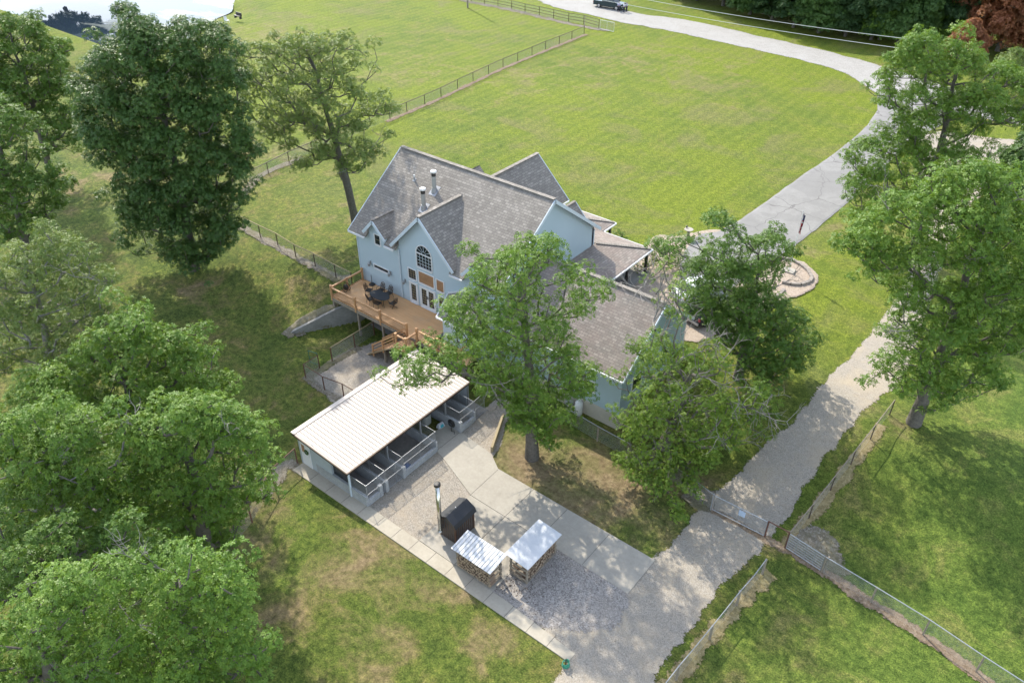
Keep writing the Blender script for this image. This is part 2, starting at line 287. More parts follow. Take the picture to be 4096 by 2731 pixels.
def leafmat(name, dark, mid_, light, trans=0.35, rough=0.42, spec=0.32):
    m, nt, b = new(name)
    at = N(nt, 'ShaderNodeAttribute', attribute_name='rnd')
    c = ramp(nt, at.outputs['Fac'], [(0.0, dark), (0.5, mid_), (1.0, light)])
    nt.links.new(c, b.inputs['Base Color']); b.inputs['Roughness'].default_value = rough; b.inputs['Specular IOR Level'].default_value = spec
    tr = N(nt, 'ShaderNodeBsdfTranslucent'); ct = mix(nt, 0.5, c, (light[0]*1.5, light[1]*1.5, light[2]*0.8)); nt.links.new(ct, tr.inputs[0])
    ms = N(nt, 'ShaderNodeMixShader'); ms.inputs[0].default_value = trans
    nt.links.new(b.outputs[0], ms.inputs[1]); nt.links.new(tr.outputs[0], ms.inputs[2]); nt.links.new(ms.outputs[0], nt.nodes['Material Output'].inputs[0])
    return m
M['leaf_oak'] = leafmat('leaf_oak', (0.060, 0.135, 0.018), (0.110, 0.205, 0.026), (0.21, 0.31, 0.05), 0.24, 0.5, 0.3)
M['leaf_yellow'] = leafmat('leaf_yellow', (0.066, 0.140, 0.018), (0.122, 0.212, 0.024), (0.235, 0.315, 0.045), 0.24, 0.5, 0.3)
M['leaf_maple'] = leafmat('leaf_maple', (0.040, 0.092, 0.022), (0.070, 0.140, 0.032), (0.125, 0.205, 0.045), 0.22, 0.45, 0.32)
M['leaf_grey'] = leafmat('leaf_grey', (0.090, 0.150, 0.036), (0.145, 0.210, 0.05), (0.23, 0.295, 0.08), 0.24, 0.5, 0.3)
M['leaf_wood'] = leafmat('leaf_wood', (0.030, 0.072, 0.028), (0.052, 0.108, 0.036), (0.09, 0.15, 0.048), 0.35, 0.5, 0.3)
M['leaf_red'] = leafmat('leaf_red', (0.20, 0.075, 0.04), (0.31, 0.125, 0.06), (0.40, 0.22, 0.12), 0.35, 0.5, 0.3)
M['leaf_dark'] = leafmat('leaf_dark', (0.050, 0.112, 0.018), (0.090, 0.172, 0.026), (0.16, 0.25, 0.045), 0.24, 0.5, 0.3)

# ------------------------------------------------------------------ mesh helpers
ORG = {}
def tag(o, label=None, cat=None, group=None, kind=None):
    for k, v in (('label', label), ('category', cat), ('group', group), ('kind', kind)):
        if v: o[k] = v
    return o
def thing(name, loc, label, cat, group=None):
    o = bpy.data.objects.new(name, None); col.objects.link(o); o.location = loc; o.empty_display_size = 0.3
    ORG[o.name] = tuple(float(v) for v in loc); return tag(o, label, cat, group)
class MB:
    def __init__(s): s.v = []; s.f = []; s.pc = []
    def add(s, pts, faces):
        n = len(s.v); s.pc.append((n, len(s.f))); s.v += [tuple(float(c) for c in p) for p in pts]; s.f += [tuple(i+n for i in f) for f in faces]; return s
    def box(s, x0, y0, z0, x1, y1, z1):
        x0, x1 = sorted((x0, x1)); y0, y1 = sorted((y0, y1)); z0, z1 = sorted((z0, z1))
        return s.add([(x0, y0, z0), (x1, y0, z0), (x1, y1, z0), (x0, y1, z0), (x0, y0, z1), (x1, y0, z1), (x1, y1, z1), (x0, y1, z1)],
                     [(0, 3, 2, 1), (4, 5, 6, 7), (0, 1, 5, 4), (1, 2, 6, 5), (2, 3, 7, 6), (3, 0, 4, 7)])
    def bar(s, p, q, w_, h_, up=(0, 0, 1)):
        p = Vector(p); q = Vector(q); d = (q-p).normalized(); u = Vector(up)
        if abs(d.dot(u)) > 0.99: u = Vector((0, 1, 0))
        a = d.cross(u).normalized()*w_/2; b = d.cross(a).normalized()*h_/2
        pts = [p-a-b, p+a-b, p+a+b, p-a+b, q-a-b, q+a-b, q+a+b, q-a+b]
        return s.add(pts, [(3, 2, 1, 0), (4, 5, 6, 7), (0, 1, 5, 4), (1, 2, 6, 5), (2, 3, 7, 6), (3, 0, 4, 7)])
    def tube(s, pts, r, n=8, cap=True):
        pts = [Vector(p) for p in pts]; rs = r if isinstance(r, (list, tuple)) else [r]*len(pts)
        base = len(s.v); prev = None; s.pc.append((base, len(s.f)))
        for i, p in enumerate(pts):
            d = (pts[min(i+1, len(pts)-1)]-pts[max(i-1, 0)]).normalized()
            a = d.cross(Vector((0, 0, 1))) if prev is None else prev-d*prev.dot(d)
            if a.length < 1e-3: a = d.cross(Vector((0, 1, 0)))
            a.normalize(); b = d.cross(a); prev = a
            for k in range(n):
                t = 2*math.pi*k/n; s.v.append(tuple(p+(a*math.cos(t)+b*math.sin(t))*rs[i]))
        for i in range(len(pts)-1):
            for k in range(n):
                k2 = (k+1) % n; s.f.append((base+i*n+k, base+i*n+k2, base+(i+1)*n+k2, base+(i+1)*n+k))
        if cap:
            s.f.append(tuple(base+k for k in range(n))[::-1]); s.f.append(tuple(base+(len(pts)-1)*n+k for k in range(n)))
        return s
    def cyl(s, x, y, z0, z1, r, n=16, r2=None): return s.tube([(x, y, z0), (x, y, z1)], [r, r if r2 is None else r2], n)
    def prism(s, poly, axis, a, b):   # polygon in the two other axes, extruded along axis
        def mk(p, t):
            q = list(p); q.insert(axis, t); return q
        n = len(poly); return s.add([mk(p, a) for p in poly]+[mk(p, b) for p in poly],
            [tuple(range(n)), tuple(range(n, 2*n))[::-1]]+[(i, i+n, (i+1) % n+n, (i+1) % n) for i in range(n)])
    def slab(s, pts, th=0.12):        # planar polygon, top given, thickness downwards along normal
        p = [Vector(q) for q in pts]; nrm = (p[1]-p[0]).cross(p[2]-p[0]).normalized()
        if nrm.z < 0: nrm = -nrm
        n = len(p); lo = [q-nrm*th for q in p]
        return s.add(p+lo, [tuple(range(n)), tuple(range(n, 2*n))[::-1]]+[(i, i+n, (i+1) % n+n, (i+1) % n) for i in range(n)])
    SPLIT = {'ridge_cap', 'gutter', 'fascia', 'downspout', 'porch_column', 'run_floor', 'block_wall', 'side_rails', 'stair_tread', 'stringer', 'corner_trim', 'rim_joist', 'wing_mirror', 'porch_floor', 'stair_rail', 'bed_slope'}
    def build(s, name, mat, parent=None, smooth=False, uv=False, label=None, world=False):
        if name in s.SPLIT and len(s.pc) > 1:
            pc = s.pc+[(len(s.v), len(s.f))]
            for (v0, f0), (v1, f1) in zip(pc[:-1], pc[1:]):
                m_ = MB(); m_.v = s.v[v0:v1]; m_.f = [tuple(i-v0 for i in f) for f in s.f[f0:f1]]; o = m_.build(name.rstrip('s') if name == 'side_rails' else name, mat, parent, smooth, uv, label)
            return o
        me = bpy.data.meshes.new(name); o = bpy.data.objects.new(name, me); col.objects.link(o)
        org = (0, 0, 0)
        if parent is not None:
            r_ = parent
            while r_.parent is not None: r_ = r_.parent
            org = ORG.get(r_.name, (0, 0, 0)); o.parent = parent
        me.from_pydata([(a-org[0], b-org[1], c-org[2]) for a, b, c in s.v], [], s.f); me.validate()
        bm = bmesh.new(); bm.from_mesh(me); bmesh.ops.recalc_face_normals(bm, faces=bm.faces)
        if uv:
            L = bm.loops.layers.uv.new('UVMap')
            for f in bm.faces:
                nn = f.normal
                if abs(nn.z) > 0.999: a = Vector((1, 0, 0))
                else: a = Vector((0, 0, 1)).cross(nn).normalized()
                b = nn.cross(a)
                for l in f.loops: l[L].uv = (l.vert.co.dot(a), l.vert.co.dot(b))
        if smooth:
            for f in bm.faces: f.smooth = True
        bm.to_mesh(me); bm.free(); me.materials.append(mat)
        if parent is None: ORG[o.name] = (0, 0, 0)
        if label: o['label'] = label
        return o
def single(mb, name, mat, label, cat, loc=None, group=None, **kw):
    o = mb.build(name, mat, **kw)
    if loc is not None:
        me = o.data; me.transform(Matrix.Translation(-Vector(loc))); o.location = loc
    return tag(o, label, cat, group)

# ------------------------------------------------------------------ the ground
def lines(lo, hi, zones):
    out = [lo]; x = lo
    while x < hi:
        step = 9.0
        for a, b, s_ in zones:
            d = max(a-x, x-b, 0); step = min(step, s_+d*0.12)
        x += step; out.append(min(x, hi))
    return np.array(out)
XS = lines(-480, 160, [(-58, -2, 0.6), (-48, -43, 0.16)]); YS = lines(-40, 560, [(12, 62, 0.6), (29.5, 37.8, 0.16)])
gx, gy = np.meshgrid(XS, YS); gz = T(gx, gy)
nx, ny = len(XS), len(YS)
idx = np.arange(nx*ny).reshape(ny, nx)
q = np.stack([idx[:-1, :-1], idx[:-1, 1:], idx[1:, 1:], idx[1:, :-1]], -1).reshape(-1, 4)
def fastmesh(name, verts, quads, attr=None, attrname='rnd', smooth=False):
    me = bpy.data.meshes.new(name); nv, nf = len(verts), len(quads)
    me.vertices.add(nv); me.vertices.foreach_set('co', np.ascontiguousarray(verts, np.float32).ravel())
    k = quads.shape[1]
    me.loops.add(nf*k); me.loops.foreach_set('vertex_index', quads.astype(np.int32).ravel())
    me.polygons.add(nf); me.polygons.foreach_set('loop_start', np.arange(0, nf*k, k, dtype=np.int32))
    if smooth: me.polygons.foreach_set('use_smooth', np.ones(nf, bool))
    if attr is not None:
        a = me.attributes.new(attrname, 'FLOAT', 'POINT'); a.data.foreach_set('value', np.ascontiguousarray(attr, np.float32))
    me.update(calc_edges=True); return me
# dry ground near fence lines, under trees and along the gravel edges
dryspots = []
def dry(px, py, r_, s_): p = G(px, py); dryspots.append((p[0], p[1], r_, s_))
for a in [(1230, 1080, 5, .85), (1180, 1060, 3, .8), (1330, 1120, 6, .75), (1420, 1120, 5, .8), (1560, 1110, 3, .7), (1480, 1190, 4, .65), (1380, 1180, 4, .6), (730, 470, 4, .3), (780, 500, 3, .45),
          (450, 700, 6, .35), (590, 1250, 3, .5), (640, 1330, 5, .45), (900, 1400, 4, .4), (1000, 1480, 3, .3), (740, 1250, 5, .35), (690, 1500, 4, .4), (640, 1180, 3, .4), (650, 1090, 1.8, .7),
          (600, 1130, 2.5, .6), (660, 960, 4, .35), (620, 880, 5, .3), (1870, 520, 5, .45), (1700, 900, 4, .45), (1760, 870, 3, .4), (1640, 960, 4, .4), (2020, 960, 3, .4), (1850, 560, 3, .5),
          (1620, 160, 16, .35), (1450, 130, 10, .4), (1250, 180, 12, .35), (950, 150, 12, .4), (620, 90, 18, .45), (650, 330, 10, .45), (600, 380, 8, .35), (1960, 230, 8, .3), (1120, 190, 10, .3),
          (1000, 1330, 4, .5), (900, 1300, 4, .5), (800, 1290, 4, .5), (1100, 1480, 3, .4), (850, 1450, 5, .45), (200, 400, 8, .4), (240, 600, 4, .3), (1980, 160, 4, .4)]: dry(*a)
dv = np.zeros_like(gx)
for x_, y_, r_, s_ in dryspots: dv = np.maximum(dv, s_*np.exp(-((gx-x_)**2+(gy-y_)**2)/(r_*r_)))
gm = fastmesh('ground', np.stack([gx, gy, gz], -1).reshape(-1, 3), q, dv.ravel(), 'dry', True)
ground = bpy.data.objects.new('ground', gm); col.objects.link(ground); gm.materials.append(M['grass']); tag(ground, kind='structure')

OFFS = [0.0]
def sheet(name, pts, off, mat, rag=0.08, step=0.35, kind='structure', cell=1.0, world=False):
    """ground covering that follows the terrain, with a slightly ragged edge"""
    W_ = [np.array(p[:2], float) for p in pts] if world else [G(*p)[:2] for p in pts]
    if name in ('road', 'driveway', 'side_loop_path', 'front_walk', 'bed_gravel'):
        for _ in range(2): W_ = [q_ for i in range(len(W_)) for q_ in ((W_[i]*.8+W_[(i+1) % len(W_)]*.2), (W_[i]*.2+W_[(i+1) % len(W_)]*.8))]
    out = []; n = len(W_)
    for i in range(n):
        a, b = W_[i], W_[(i+1) % n]; L = np.hypot(*(b-a)); k = max(1, int(L/step)); nr = np.array([-(b-a)[1], (b-a)[0]])/max(L, 1e-6)
        for j in range(k):
            out.append(a+(b-a)*j/k+nr*(random.uniform(-rag, rag)*0.7+rag*0.5*math.sin((i*7+j*step)*1.7)))
    bm = bmesh.new(); vs = [bm.verts.new((p[0], p[1], 0)) for p in out]; bm.faces.new(vs)
    bmesh.ops.triangulate(bm, faces=bm.faces[:])
    ax = np.array(out); OFFS[0] += 0.0011; off += OFFS[0]
    area = 0.5*sum(out[i][0]*out[(i+1) % len(out)][1]-out[(i+1) % len(out)][0]*out[i][1] for i in range(len(out))); sg = 1 if area > 0 else -1
    el = bm.verts.layers.float.new('edge')
    for v in bm.verts: v[el] = 1.0
    cx = XS if cell < 9 else XS
    for axis, L in ((0, XS), (1, YS)):
        lo, hi = ax[:, axis].min(), ax[:, axis].max(); last = -1e9
        for c in L:
            if lo < c < hi and c-last >= cell*0.55:
                last = c
                co = (c, 0, 0) if axis == 0 else (0, c, 0); no = (1, 0, 0) if axis == 0 else (0, 1, 0)
                bmesh.ops.bisect_plane(bm, geom=bm.verts[:]+bm.edges[:]+bm.faces[:], plane_co=co, plane_no=no)
    if rag > 0:
        ext = min(1.1, max(0.25, rag*2.5)); no_ = len(out); ring = []
        for i in range(no_):
            d_ = out[(i+1) % no_]-out[i-1]; d_ = d_/max(np.hypot(*d_), 1e-6)
            ring.append(out[i]+np.array([d_[1], -d_[0]])*sg*ext*random.uniform(0.75, 1.15))
        a_ = [bm.verts.new((p[0], p[1], 0)) for p in out]; b_ = [bm.verts.new((p[0], p[1], 0)) for p in ring]
        for v in a_: v[el] = 1.0
        for v in b_: v[el] = 0.0
        for i in range(no_):
            try: bm.faces.new((a_[i], a_[(i+1) % no_], b_[(i+1) % no_], b_[i]))
            except ValueError: pass
    for v in bm.verts: v.co.z = tz(v.co.x, v.co.y)+(off if v[el] > 0.9 else 0.4*off+random.uniform(0.004, 0.012))
    for f in bm.faces:
        f.smooth = True
        if f.normal.z < 0: f.normal_flip()
    bm.normal_update()
    for f in bm.faces:
        if f.normal.z < 0: f.normal_flip()
    if sum(f.normal.z for f in bm.faces) < 0: bmesh.ops.reverse_faces(bm, faces=bm.faces)
    me = bpy.data.meshes.new(name); bm.to_mesh(me); bm.free(); me.materials.append(mat)
    o = bpy.data.objects.new(name, me); col.objects.link(o); tag(o, kind=kind); return o
# far gravel road and house drive
sheet('road', [(1190, -25), (1263, 14), (1365, 36), (1420, 50), (1541, 70), (1666, 99), (1795, 125), (1934, 162), (1985, 190), (2022, 222), (2075, 240), (2200, 262), (2420, 300), (2420, 245), (2250, 222), (2150, 195), (2070, 168), (2003, 148), (1864, 111), (1725, 81), (1587, 49), (1443, 30), (1362, 2), (1300, -25)], 0.05, M['gravel_white'], 0.25, 1.2, cell=4)
sheet('driveway', [(2015, 215), (2024, 250), (2000, 285), (1966, 319), (1900, 370), (1851, 402), (1711, 505), (1650, 535), (1602, 539), (1560, 600), (1560, 690), (1650, 700), (1730, 610), (1790, 585), (1841, 548), (1944, 464), (2010, 400), (2080, 330), (2150, 290), (2200, 262), (2120, 235)], 0.075, M['drive'], 0.05, 0.8, cell=2)
sheet('side_loop_path', [(2100, 320), (2160, 300), (2260, 318), (2352, 325), (2450, 340), (2450, 420), (2352, 395), (2300, 400), (2220, 470), (2160, 600), (2120, 720), (2069, 871), (2031, 896), (1976, 944), (1930, 990), (1880, 1060), (1818, 1148), (1786, 1204), (1744, 1252), (1707, 1287), (1647, 1347), (1587, 1426), (1522, 1509), (1490, 1568), (1440, 1680),
               (1180, 1680), (1285, 1568), (1318, 1500), (1160, 1372), (1070, 1290), (1160, 1310), (1441, 1368), (1505, 1290), (1508, 1284), (1558, 1243), (1604, 1185), (1640, 1140), (1720, 1075), (1780, 1010), (1826, 976), (1900, 885), (1976, 801), (2017, 753), (2080, 670), (2110, 560), (2130, 450)], 0.035, M['gravel'], 0.16, 0.5)
sheet('leafy_gravel', [(1085, 1335), (1290, 1262), (1350, 1300), (1441, 1366), (1400, 1440), (1310, 1440), (1230, 1428)], 0.055, M['gravel_leafy'], 0.25, 0.5)
sheet('kennel_gravel', [(-28.9, 21.3), (-24.0, 21.3), (-24.0, 26.3), (-25.5, 26.9), (-27.9, 27.9), (-28.9, 28.0)], 0.03, M['gravel_run'], 0.0, 2, world=True)
sheet('side_gravel', [(-28.7, 30.1), (-27.6, 30.0), (-25.3, 29.6), (-25.7, 31), (-26.8, 32.8), (-27.5, 35), (-28.8, 35.5)], 0.03, M['gravel_run'], 0.03, 2, world=True)
sheet('dog_yard_gravel', [(-41.2, 29.6), (-41.3, 32.4), (-40.9, 34), (-36, 35.0), (-34.6, 33), (-35, 26.9), (-41.2, 27.3)], 0.03, M['gravel_run'], 0.15, 0.5, world=True)
def px3(l, f): return [tuple(c/K for c in f(*p)) for p in l]
f3 = lambda x, y: (1100+x/2.614, 1000+y/2.614)
f5 = lambda x, y: (1700+x/2.851, 1850+y/2.851)
f6 = lambda x, y: (2100+x/1.96, 950+y/1.96)
f7 = lambda x, y: (1900+x/2.091, 1500+y/2.091)
f8 = lambda x, y: (2200+x/1.2405, 2000+y/1.2405)
f9 = lambda x, y: (2200+x/1.2405, y/1.2405)
fc = lambda x, y: (2600+x/3.36, 900+y/3.36)
fg = lambda x, y: (2500+x/2.24, 1600+y/2.24)
fh = lambda x, y: (900+x/2.4117, 550+y/2.4117)
ft = lambda x, y: (800+x/1.47, y/1.47)
f11 = lambda x, y: (2900+x/1.5677, 700+y/1.5677)
dog = px3([(345, 1340), (580, 1175), (850, 1025), (1000, 1070), (1120, 1180), (1100, 1330), (720, 1570), (560, 1480)], f3)
# concrete
def conc(name, pts, mat, off=0.1, th=0.12):
    mb = MB(); n = len(pts); top = [(x, y, tz(x, y)+off) for x, y in pts]
    mb.add(top+[(x, y, z-th-0.15) for x, y, z in top], [tuple(range(n)), tuple(range(n, 2*n))[::-1]]+[(i, i+n, (i+1) % n+n, (i+1) % n) for i in range(n)])
    o = mb.build(name, mat); tag(o, kind='structure'); return o
conc('pavement', [(-34.8, 20.45), (-12.5, 20.5), (-12.45, 21.1), (-17.5, 21.38), (-34.8, 21.42)], M['strip'], 0.07)
conc('concrete_pad', [(-24.15, 21.43), (-18.35, 21.40), (-18.35, 23.0), (-18.4, 26.07), (-24.15, 26.12)], M['slab'], 0.075)
conc('concrete_slab', [(-24.13, 26.14), (-12.29, 26.04), (-12.29, 29.04), (-24.25, 29.05), (-25.5, 29.84), (-28.6, 30.2), (-30.0, 30.2), (-30, 27.7), (-28.55, 27.7), (-27.8, 27.5)], M['slab'], 0.08)
jm = MB()
def joint(a, b, off):
    a = np.array(a); b = np.array(b); jm.bar((a[0], a[1], tz(*a)+off), (b[0], b[1], tz(*b)+off), 0.02, 0.01)
for x in (-33.2, -31.6, -30.1, -28.6, -27.1, -25.6, -24.15, -22.7, -21.24, -19.77, -18.3, -16.8, -15.3, -13.9): joint((x, 20.47), (x, 21.4), 0.072)
joint((-24.2, 26.13), (-18.4, 26.08), 0.082); joint((-24.2, 29.0), (-24.14, 26.1), 0.082); joint((-21.28, 21.45), (-21.28, 29.04), 0.083); joint((-18.6, 26.1), (-18.6, 29.0), 0.082); joint((-15.45, 26.1), (-15.45, 29.0), 0.082)
joint((-28.6, 27.7), (-28.6, 30.2), 0.082); joint((-24.15, 23.2), (-21.3, 23.2), 0.078) if False else None
tag(jm.build('pavement_joints', M['joint']), kind='structure')
# walks at the front of the house
sheet('front_walk', [(1500, 540), (1560, 545), (1602, 535), (1650, 528), (1690, 535), (1720, 580), (1700, 680), (1660, 760), (1590, 790), (1530, 760), (1440, 700), (1440, 620), (1480, 590)], 0.06, M['pebbles'], 0.1, 0.5, cell=1.5)
sheet('bed_gravel', [(1700, 690), (1740, 640), (1790, 600), (1840, 600), (1875, 630), (1870, 660), (1835, 680), (1790, 690), (1750, 720), (1700, 760), (1660, 760)], 0.12, M['pebbles'], 0.08, 0.5, cell=1.5)
# rock and dirt strips under the fence lines and beside the retaining wall
def strip_path(name, line, wd, mat, off=0.03, rag=0.12):
    Lp = [G(*p)[:2] for p in line]; l1 = []; l2 = []
    for i, p in enumerate(Lp):
        d = Lp[min(i+1, len(Lp)-1)]-Lp[max(i-1, 0)]; d = d/np.hypot(*d); nr = np.array([-d[1], d[0]]); l1.append(p+nr*wd/2); l2.append(p-nr*wd/2)
    return sheet(name, l1+l2[::-1], off, mat, rag, 0.45, world=True)
strip_path('fence_line_gravel', px3([(110, 850), (240, 910), (345, 975), (512, 1055), (700, 1165), (880, 1250), (1075, 1360), (1180, 1345)], fh), .4, M['rocks'], .03, .16)
strip_path('fence_line_path', px3([(180, 560), (240, 470), (300, 390), (420, 330), (625, 245), (740, 205)], fh), .5, M['rocks'], .03, .16)
strip_path('fence_line_dirt', px3([(1100, 715), (1217, 667), (1418, 580), (1606, 488), (1782, 404), (1952, 333), (2112, 268), (2268, 205)], ft), 0.32, M['dirt'], .03, .13)
strip_path('roadside_stones', px3([(1540, 5), (1673, 30), (1832, 60), (1995, 100), (2167, 140), (2330, 172), (2400, 180)], ft), .7, M['rocks'], .03, .25)
strip_path('fence_line_mulch', px3([(1350, 355), (1590, 510), (1850, 675), (2115, 855), (2250, 960)], f8), 0.36, M['dirt'], .03, .13)
strip_path('gate_dirt', px3([(560, 870), (800, 1000), (1240, 1235), (1430, 1320), (1780, 1560)], fg), 0.3, M['dirt'], .03, .13)
strip_path('dry_fence_path', px3([(1080, 370), (1000, 440), (925, 525), (870, 600), (780, 690), (700, 800), (610, 910), (560, 980)], f8), 0.4, M['straw'], 0.03, 0.2)
strip_path('fence_foot_dirt', px3([(1440, 1320), (1560, 1180), (1660, 1050), (1850, 810), (2035, 570), (2210, 350), (2300, 230)], fg), 0.3, M['straw'], 0.03, 0.18)
sheet('gate_rocks', px3([(1440, 1320), (1560, 1200), (1700, 1140), (1830, 1200), (1900, 1290), (1900, 1420), (2000, 1540), (1800, 1500)], fg), 0.03, M['rocks'], 0.2, 0.5)
sheet('gate_side_rocks', px3([(520, 870), (560, 800), (700, 830), (800, 830), (770, 1000), (640, 940)], fg), 0.03, M['rocks'], 0.15, 0.5)
sheet('kennel_fence_dirt', px3([(0, 960), (60, 1000), (90, 930), (40, 900), (-60, 930), (-120, 1040), (-220, 1180), (-320, 1250), (-300, 1300), (-180, 1240), (-60, 1080)], lambda x, y: (1150+x/2.6133, 1500+y/2.6133)), 0.03, M['rocks'], 0.15, 0.5)
sheet('yard_edge_rocks', px3([(300, 1340), (345, 1300), (500, 1215), (590, 1150), (860, 1010), (900, 1040), (600, 1190), (380, 1350), (560, 1490), (740, 1590), (700, 1600), (520, 1500)], f3), 0.034, M['rocks'], 0.05, 0.5)
sheet('wall_side_gravel', [(-47.7, 29.9), (-46.9, 29.8), (-46.4, 31.0), (-47.0, 30.9), (-46.0, 32.3), (-45.1, 33.7), (-45.4, 34.1), (-46.4, 33.4), (-47.5, 31.6)], 0.06, M['rocks'], 0.06, 0.3, world=True, cell=0.3)
0 and sheet('wall_foot_dirt', [(-46.9, 30.3), (-46.2, 30.6), (-44.4, 32.7), (-44.6, 33.4), (-45.1, 33.2)], 0.03, M['dirt'], 0.06, 0.3, world=True, cell=0.3)
sheet('patio', [(-43.2, 35.3), (-35.5, 35.0), (-35.5, 37.3), (-43.2, 37.3)], 0.05, M['oldconc'], 0.0, 2, world=True)
sheet('tall_grass_edge', [(20, 110), (120, 100), (200, 112), (300, 112), (260, 150), (150, 170), (20, 170)], 0.08, M['grass'], 0.5, 2, cell=4)
# pond
def water():
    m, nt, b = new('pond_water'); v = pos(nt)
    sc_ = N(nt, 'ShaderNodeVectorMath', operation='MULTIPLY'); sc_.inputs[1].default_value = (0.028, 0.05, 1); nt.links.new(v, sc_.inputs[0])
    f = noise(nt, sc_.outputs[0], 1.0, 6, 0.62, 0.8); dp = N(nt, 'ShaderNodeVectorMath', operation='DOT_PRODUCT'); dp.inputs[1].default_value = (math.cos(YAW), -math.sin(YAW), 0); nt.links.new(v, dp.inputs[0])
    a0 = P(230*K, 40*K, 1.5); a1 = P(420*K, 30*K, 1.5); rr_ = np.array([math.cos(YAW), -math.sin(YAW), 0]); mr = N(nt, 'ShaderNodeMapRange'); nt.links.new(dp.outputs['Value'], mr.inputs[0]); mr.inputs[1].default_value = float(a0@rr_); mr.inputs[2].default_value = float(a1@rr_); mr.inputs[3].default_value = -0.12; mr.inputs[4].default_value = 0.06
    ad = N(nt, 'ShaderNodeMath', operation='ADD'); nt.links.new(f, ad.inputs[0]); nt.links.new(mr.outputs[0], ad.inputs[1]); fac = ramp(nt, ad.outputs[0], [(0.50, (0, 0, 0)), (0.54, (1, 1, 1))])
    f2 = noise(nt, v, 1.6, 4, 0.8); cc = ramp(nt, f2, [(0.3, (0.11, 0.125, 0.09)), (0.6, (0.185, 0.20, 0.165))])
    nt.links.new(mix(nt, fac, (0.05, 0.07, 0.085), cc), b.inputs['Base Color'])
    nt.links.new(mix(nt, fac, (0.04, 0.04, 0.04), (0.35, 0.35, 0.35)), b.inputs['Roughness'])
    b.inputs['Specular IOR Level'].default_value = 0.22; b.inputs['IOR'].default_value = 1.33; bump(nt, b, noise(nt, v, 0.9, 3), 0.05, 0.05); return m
M['water'] = water()
PONDZ = 1.5
def pond_outline():
    pts = [P(x*K, y*K, PONDZ)[:2] for x, y in [(-260, -55), (180, -55), (560, -55), (538, 0), (533, 26), (494, 48), (430, 90), (300, 112), (198, 112), (110, 100), (60, 72), (-20, 45), (-260, 60)]]
    out = []
    for i in range(len(pts)):
        a, b = pts[i], pts[(i+1) % len(pts)]; k = max(1, int(np.hypot(*(b-a))/1.5))
        for j in range(k): out.append(a+(b-a)*j/k+np.random.uniform(-.35, .35, 2))
    return out
pw = pond_outline()
# the ground is lowered into a basin under the pond
pp = np.array(pw); co = np.empty(len(gm.vertices)*3, np.float32); gm.vertices.foreach_get('co', co); co = co.reshape(-1, 3)
def inpoly(x, y, poly):
    x = np.asarray(x); y = np.asarray(y); ins = np.zeros(x.shape, bool); n = len(poly)
    for i in range(n):
        x1, y1 = poly[i][0], poly[i][1]; x2, y2 = poly[(i+1) % n][0], poly[(i+1) % n][1]
        if y1 == y2: continue
        c = ((y1 > y) != (y2 > y)) & (x < (x2-x1)*(y-y1)/(y2-y1)+x1); ins ^= c
    return ins
def polydist(x, y, poly):
    d = np.full(np.shape(x), 1e9); n = len(poly)
    for i in range(n):
        a = np.array(poly[i][:2]); b = np.array(poly[(i+1) % n][:2]); ab = b-a; L2 = max(ab@ab, 1e-9)
        t = np.clip(((x-a[0])*ab[0]+(y-a[1])*ab[1])/L2, 0, 1); d = np.minimum(d, np.hypot(x-a[0]-t*ab[0], y-a[1]-t*ab[1]))
    return d
mask = (co[:, 0] < -60) & (co[:, 1] > 60)
ii = np.where(mask)[0]; ins = inpoly(co[ii, 0], co[ii, 1], pp); dd = polydist(co[ii, 0], co[ii, 1], pp[::2]); sgn = np.where(ins, dd, -dd)
zt = co[ii, 2]; tgt = PONDZ+0.25-np.clip(sgn+1.0, -1e9, 3)*0.35
co[ii, 2] = np.where(sgn > -14, zt*(1-sst((sgn+14)/14))+np.minimum(zt, np.where(sgn > -0.7, tgt, PONDZ+0.2))*sst((sgn+14)/14), zt)
gm.vertices.foreach_set('co', co.ravel()); gm.update()
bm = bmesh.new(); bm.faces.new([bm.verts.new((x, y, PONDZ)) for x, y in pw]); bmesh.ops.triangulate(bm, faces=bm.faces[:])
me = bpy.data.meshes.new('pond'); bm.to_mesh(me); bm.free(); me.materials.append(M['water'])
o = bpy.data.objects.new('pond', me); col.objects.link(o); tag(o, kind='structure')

# ------------------------------------------------------------------ the house
XL, XR, YB, YF, YR, ZR, ZE = -46.0, -31.0, 37.34, 49.7, 43.52, 12.22, 7.25
def mz(y): return ZR-0.75*abs(y-YR)         # main roof surface
house = thing('house', (-38.5, 43.5, 0), 'large pale blue house with steep grey shingle roofs, dormers and rear deck doors', 'house')
th = 0.22
b = MB()
# rear wall with cross gable and two dormer gables in one outline
gb = lambda ax, az, x, s: az-abs(x-ax)*s
rear = [(XL, -0.2), (XR, -0.2), (XR, 7.3), (-32.35, 7.4), (-32.35, 7.75), (-33.16, 8.55), (-33.95, 7.75), (-33.95, 7.4), (-35.45, 7.4), (-35.45, 7.85), (-38.24, 10.78), (-41.05, 7.85), (-41.05, 7.4), (-42.35, 7.4), (-42.35, 7.8), (-43.4, 8.87), (-44.42, 7.8), (-44.42, 7.4), (XL, 7.3)]
b.prism(rear, 1, YB, YB+th)
b.prism([(YB+th, 2.0), (YF, 2.0), (YF, 7.3), (YR, 11.98), (YB+th, 7.5)], 0, XR-th, XR)
b.prism([(YB+th, 0.0), (YF, 0.0), (YF, 7.3), (YR, 11.98), (YB+th, 7.5)], 0, XL, XL+th)
b.box(XL, YF-th, 1.8, XR, YF-0.001, 7.3)
